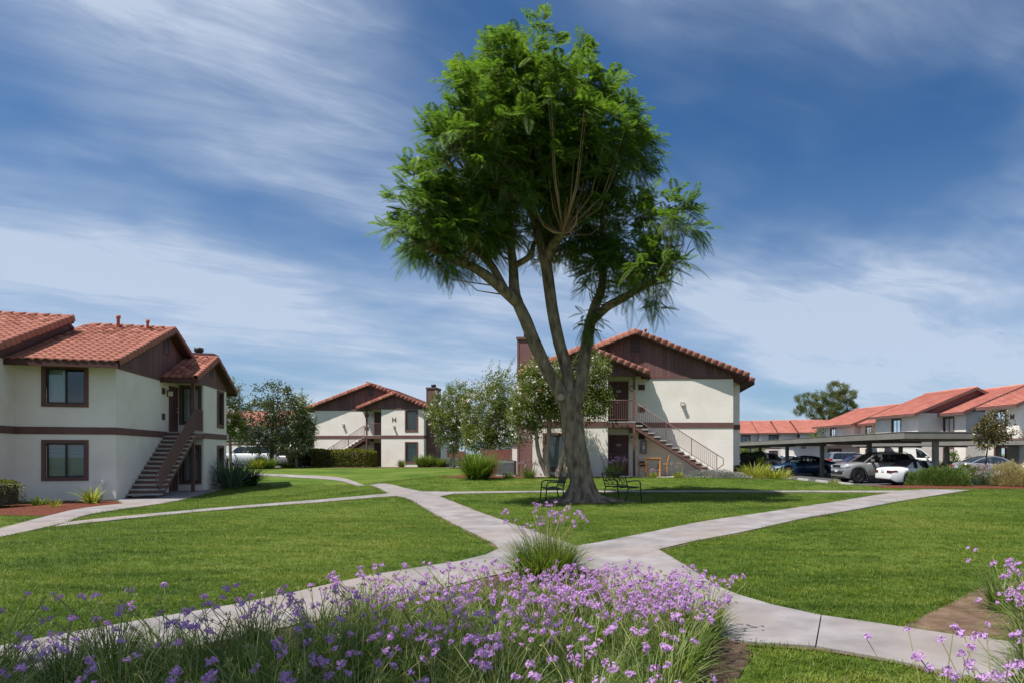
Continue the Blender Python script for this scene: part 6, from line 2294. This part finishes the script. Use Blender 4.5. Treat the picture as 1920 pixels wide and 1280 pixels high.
mound('shrub', 'leafy pale shrub growing out beside the square hedge', 1428, 36.5, 0.4, 0.35, 1.0, 900, 0.10, M['strapY'], None, 100, 0.4)
mound('shrub', 'dark low shrub at the right foot of the middle block', 1392, 34.6, 0.7, 0.5, 0.55, 1500, 0.09, M['dark_and_shaded'], None, 101, 0.4)
# ------------------------------------------------------------------ society garlic in the flower bed
def inside(poly, P):
    x, y = P[:, 0], P[:, 1]
    c = np.zeros(len(P), bool)
    n = len(poly)
    j = n - 1
    for i in range(n):
        xi, yi = poly[i]
        xj, yj = poly[j]
        m = ((yi > y) != (yj > y)) & (x < (xj - xi) * (y - yi) / (yj - yi + 1e-12) + xi)
        c ^= m
        j = i
    return c


def flower_head_mesh(rs, fresh=True, r=0.034):
    """umbel: a dozen tubes opening to six-petalled stars"""
    rng = np.random.default_rng(rs)
    mb = MB()
    n = 13 if fresh else 9
    for k in range(n):
        d = Vector(rng.normal(size=3))
        d.z = abs(d.z) * 0.8 + 0.25
        d.normalize()
        ln = r * rng.uniform(0.75, 1.25)
        a = d.orthogonal().normalized()
        b = d.cross(a)
        c0 = d * 0.006
        c1 = d * ln
        w = 0.0022
        mb.add([tuple(c0 - a * w), tuple(c0 + a * w), tuple(c1 + a * w * 1.6), tuple(c1 - a * w * 1.6)], [(0, 1, 2, 3)], 1)
        ph = rng.uniform(0, 6)
        pr = r * (0.34 if fresh else 0.2)
        for m in range(6 if fresh else 3):
            t = ph + m * 2 * math.pi / (6 if fresh else 3)
            u = a * math.cos(t) + b * math.sin(t)
            s = d.cross(u)
            tip = c1 + u * pr + d * (pr * 0.25 if fresh else pr)
            q = c1 + u * pr * 0.5
            mb.add([tuple(c1), tuple(q + s * pr * 0.24), tuple(tip), tuple(q - s * pr * 0.24)], [(0, 1, 2, 3)], 0)
    return mb.mesh('flower_head', [M['purple'], M['purple']] if fresh else [M['faded'], M['garlicstem']])


HEADS = [flower_head_mesh(i, True, 0.0245 + 0.002 * i) for i in range(4)]
OLD = [flower_head_mesh(20 + i, False, 0.019) for i in range(2)]
CLUMPS = [strap_mesh(300, 0.45, 0.0075, 0.42, 0.95, 200 + i, seg=6, base_r=0.13, material=M['garlic']) for i in range(5)]


def garlic(x, y, s, heads, label, group, rs, faded=0.35, lean=(0, 0), z0=None, hh=0.68, spread=0.36):
    rng = np.random.default_rng(rs)
    r = empty('society_garlic', (x, y, g(x, y) + 0.01), 0, label, 'flowering plant', group)
    o = link('leaves', CLUMPS[rs % 5], r, Matrix.Rotation(rng.uniform(0, 6.28), 4, 'Z') @ Matrix.Scale(s, 4))
    tag(o, kind='stuff')
    mb = MB()
    for k in range(heads):
        a = rng.uniform(0, 6.28)
        q = spread * math.sqrt(rng.uniform(0, 1))
        b = np.array([0.1 * math.cos(a), 0.1 * math.sin(a), 0.0]) * s
        t = np.array([q * math.cos(a) + lean[0], q * math.sin(a) + lean[1], hh * rng.uniform(0.78, 1.15) * s])
        m = b * 0.45 + t * 0.55 + np.array([-0.05 * math.cos(a), -0.05 * math.sin(a), 0.08]) * s
        mb.tube([b, m, t], [0.0032, 0.0028, 0.0022], 4, cap=False)
        d = Vector(t - m).normalized()
        mw = Matrix.Translation(t) @ d.to_track_quat('Z', 'Y').to_matrix().to_4x4() @ Matrix.Rotation(rng.uniform(0, 6.28), 4, 'Z') @ Matrix.Scale(rng.uniform(0.8, 1.25), 4)
        me = RND.choice(OLD) if rng.uniform() < faded else RND.choice(HEADS)
        link('flower_head', me, r, mw)
    if heads: mb.build('flower_stems', M['garlicstem'], r, 'stuff')
    return r


rngb = np.random.default_rng(77)
PB = [(-4.9, 4.0), (-3.7, 4.75), (-3.0, 5.3), (-2.45, 5.9), (-2.05, 6.6), (-1.45, 6.9), (-0.5, 6.6), (0.2, 6.35), (0.62, 5.9), (0.80, 5.35), (0.5, 4.85), (0.28, 4.3), (0.2, 3.6), (0.0, 2.3), (-4.6, 2.3)]
cand = []
for i in range(6000):
    p = np.array([rngb.uniform(-5.2, 0.9), rngb.uniform(2.3, 8.4)])
    if not inside(PB, p[None])[0]: continue
    if any(np.linalg.norm(p - c) < 0.33 for c in cand): continue
    if p[0] < -1.0 * p[1] - 0.9: continue
    cand.append(p)
for i, p in enumerate(cand):
    x, y = p
    if x < -1.7 and y < 5:
        hd, lab, fd, hh = int(rngb.integers(8, 14)), 'society garlic with dull dark flower heads at the shaded end of the bed', 0.55, 0.55
    elif x > -0.9 and y > 5.0:
        hd, lab, fd, hh = int(rngb.integers(36, 50)), 'society garlic in the thickest band of lilac flowers beside the crossing', 0.2, 0.49
    elif y > 5.0:
        hd, lab, fd, hh = int(rngb.integers(14, 22)), 'society garlic along the back edge of the bed facing the big lawn', 0.4, 0.52
    else:
        hd, lab, fd, hh = int(rngb.integers(9, 15)), 'leafy society garlic with scattered lilac heads at the near side of the bed', 0.3, 0.52
    if y < 3.2: hd //= 2
    garlic(x, y, rngb.uniform(0.82, 1.02) * (0.9 if y > 5 else 1), hd, lab, lab.replace('society garlic', 'society garlic plants'), 300 + i, fd, hh=hh)
for k in range(1):
    big = garlic(-1.05, 8.35, 1.15, 75, 'round dense society garlic clump standing apart where the walks cross', None, 900, 0.35, hh=0.72, spread=0.55)
    for c_ in list(big.children):
        if c_.name.startswith('leaves'): bpy.data.objects.remove(c_)
    tag(link('leaves', strap_mesh(1500, 0.60, 0.010, 0.50, 0.8, 931, seg=6, base_r=0.30, material=M['garlic']), big), kind='stuff')
# plants in the bed past the lower path
for i, (x, y, s, hd, lab) in enumerate(((2.62, 4.15, 1.0, 26, 'society garlic leaning over the lower path, nearest the lawn'), (3.0, 3.75, 1.05, 34, 'society garlic flowering thickly at the end of the lower path'),
                                        (3.05, 4.9, 1.0, 22, 'society garlic at the front of the bare soil patch'), (3.45, 5.6, 1.1, 26, 'society garlic clump on the bare soil patch beside the lower path'),
                                        (3.75, 6.6, 1.05, 12, 'society garlic at the far side of the bare soil patch'), (2.45, 3.45, 0.95, 22, 'society garlic in the lowest corner of the picture'), (2.05, 3.15, 0.95, 16, 'society garlic beside the grass strip below the path end'), (1.40, 3.02, 1.0, 10, 'society garlic rising singly over the grass strip'),
                                        (1.66, 2.98, 1.0, 16, 'society garlic in the thick of the lower corner flowers'), (1.85, 2.75, 1.1, 16, 'society garlic closest to the lower edge of the picture'))):
    garlic(x, y, s, hd, lab, None, 950 + i, 0.2, lean=(-0.05, 0), hh=0.52 if y > 4.5 else 0.62)

# ------------------------------------------------------------------ lawn grass
def tuft(rs, n=16, h=0.05, r=0.06):
    return strap_mesh(n, h, 0.0042, 0.55, 0.7, rs, seg=2, base_r=r, material=M['lawnblade'], name='grass_tuft')


FOOT = [np.array([(-19.4, 25.0), (-33, 21), (-38, 34), (-21.5, 36.5)]), np.array([(-6, 32.7), (6.2, 33.9), (6.5, 46), (-6, 46)])]


def lawn(name, label_kind, y0, y1, density, tufts, size):
    rng = np.random.default_rng(int(y0 * 10))
    x0, x1 = -0.98 * y1 - 0.6, 0.63 * y1 + 0.6
    n = int((x1 - x0) * (y1 - y0) * density)
    P = np.stack([rng.uniform(x0, x1, n), rng.uniform(y0, y1, n)], -1)
    keep = (P[:, 0] > -0.98 * P[:, 1] - 0.6) & (P[:, 0] < 0.63 * P[:, 1] + 0.6)
    P = P[keep]
    out = np.zeros(len(P), bool)
    for poly in EXCLUDE + FOOT:
        lo, hi = poly.min(0), poly.max(0)
        m = np.where((P[:, 0] > lo[0]) & (P[:, 0] < hi[0]) & (P[:, 1] > lo[1]) & (P[:, 1] < hi[1]) & ~out)[0]
        if len(m): out[m[inside(poly, P[m])]] = True
    P = P[~out]
    z = G(P[:, 0], P[:, 1])
    me = bpy.data.meshes.new(name)
    me.vertices.add(len(P))
    me.vertices.foreach_set('co', np.column_stack([P, z]).astype(np.float32).ravel())
    me.update()
    o = tag(link(name, me), kind='stuff')
    me.materials.append(M['lawnblade'])
    ng = bpy.data.node_groups.new('grass_scatter', 'GeometryNodeTree')
    ng.interface.new_socket('Geometry', in_out='INPUT', socket_type='NodeSocketGeometry')
    ng.interface.new_socket('Geometry', in_out='OUTPUT', socket_type='NodeSocketGeometry')
    gi, go = ng.nodes.new('NodeGroupInput'), ng.nodes.new('NodeGroupOutput')
    m2p = ng.nodes.new('GeometryNodeMeshToPoints')
    iop = ng.nodes.new('GeometryNodeInstanceOnPoints')
    jn = ng.nodes.new('GeometryNodeJoinGeometry')
    for t in tufts:
        oi = ng.nodes.new('GeometryNodeObjectInfo')
        oi.inputs['Object'].default_value = t
        oi.inputs['As Instance'].default_value = True
        g2 = ng.nodes.new('GeometryNodeGeometryToInstance')
        ng.links.new(oi.outputs['Geometry'], g2.inputs[0])
        ng.links.new(g2.outputs[0], jn.inputs[0])
    ng.links.new(gi.outputs[0], m2p.inputs[0])
    ng.links.new(m2p.outputs[0], iop.inputs['Points'])
    ng.links.new(jn.outputs[0], iop.inputs['Instance'])
    iop.inputs['Pick Instance'].default_value = True
    rv = ng.nodes.new('FunctionNodeRandomValue')
    rv.data_type = 'FLOAT_VECTOR'
    rv.inputs[0].default_value = (-0.15, -0.15, 0)
    rv.inputs[1].default_value = (0.15, 0.15, 6.28)
    ng.links.new(rv.outputs[0], iop.inputs['Rotation'])
    rs = ng.nodes.new('FunctionNodeRandomValue')
    rs.data_type = 'FLOAT'
    rs.inputs[2].default_value = size * 0.65
    rs.inputs[3].default_value = size * 1.35
    ng.links.new(rs.outputs[1], iop.inputs['Scale'])
    ng.links.new(iop.outputs[0], go.inputs[0])
    md = o.modifiers.new('scatter', 'NODES')
    md.node_group = ng
    return len(P)


tufts = []
for i in range(4):
    to = bpy.data.objects.new('grass_tuft', tuft(700 + i))
    tufts.append(to)
wide = []
for i in range(3):
    to = bpy.data.objects.new('grass_tuft', tuft(720 + i, 26, 0.055, 0.13))
    wide.append(to)
lawn('lawn_grass', None, 3.3, 9.0, 420, tufts, 1.0)
lawn('lawn_grass', None, 9.0, 16.0, 190, tufts, 1.1)
lawn('lawn_grass', None, 16.0, 26.0, 60, wide, 1.1)
lawn('lawn_grass', None, 26.0, 36.0, 28, wide, 1.3)
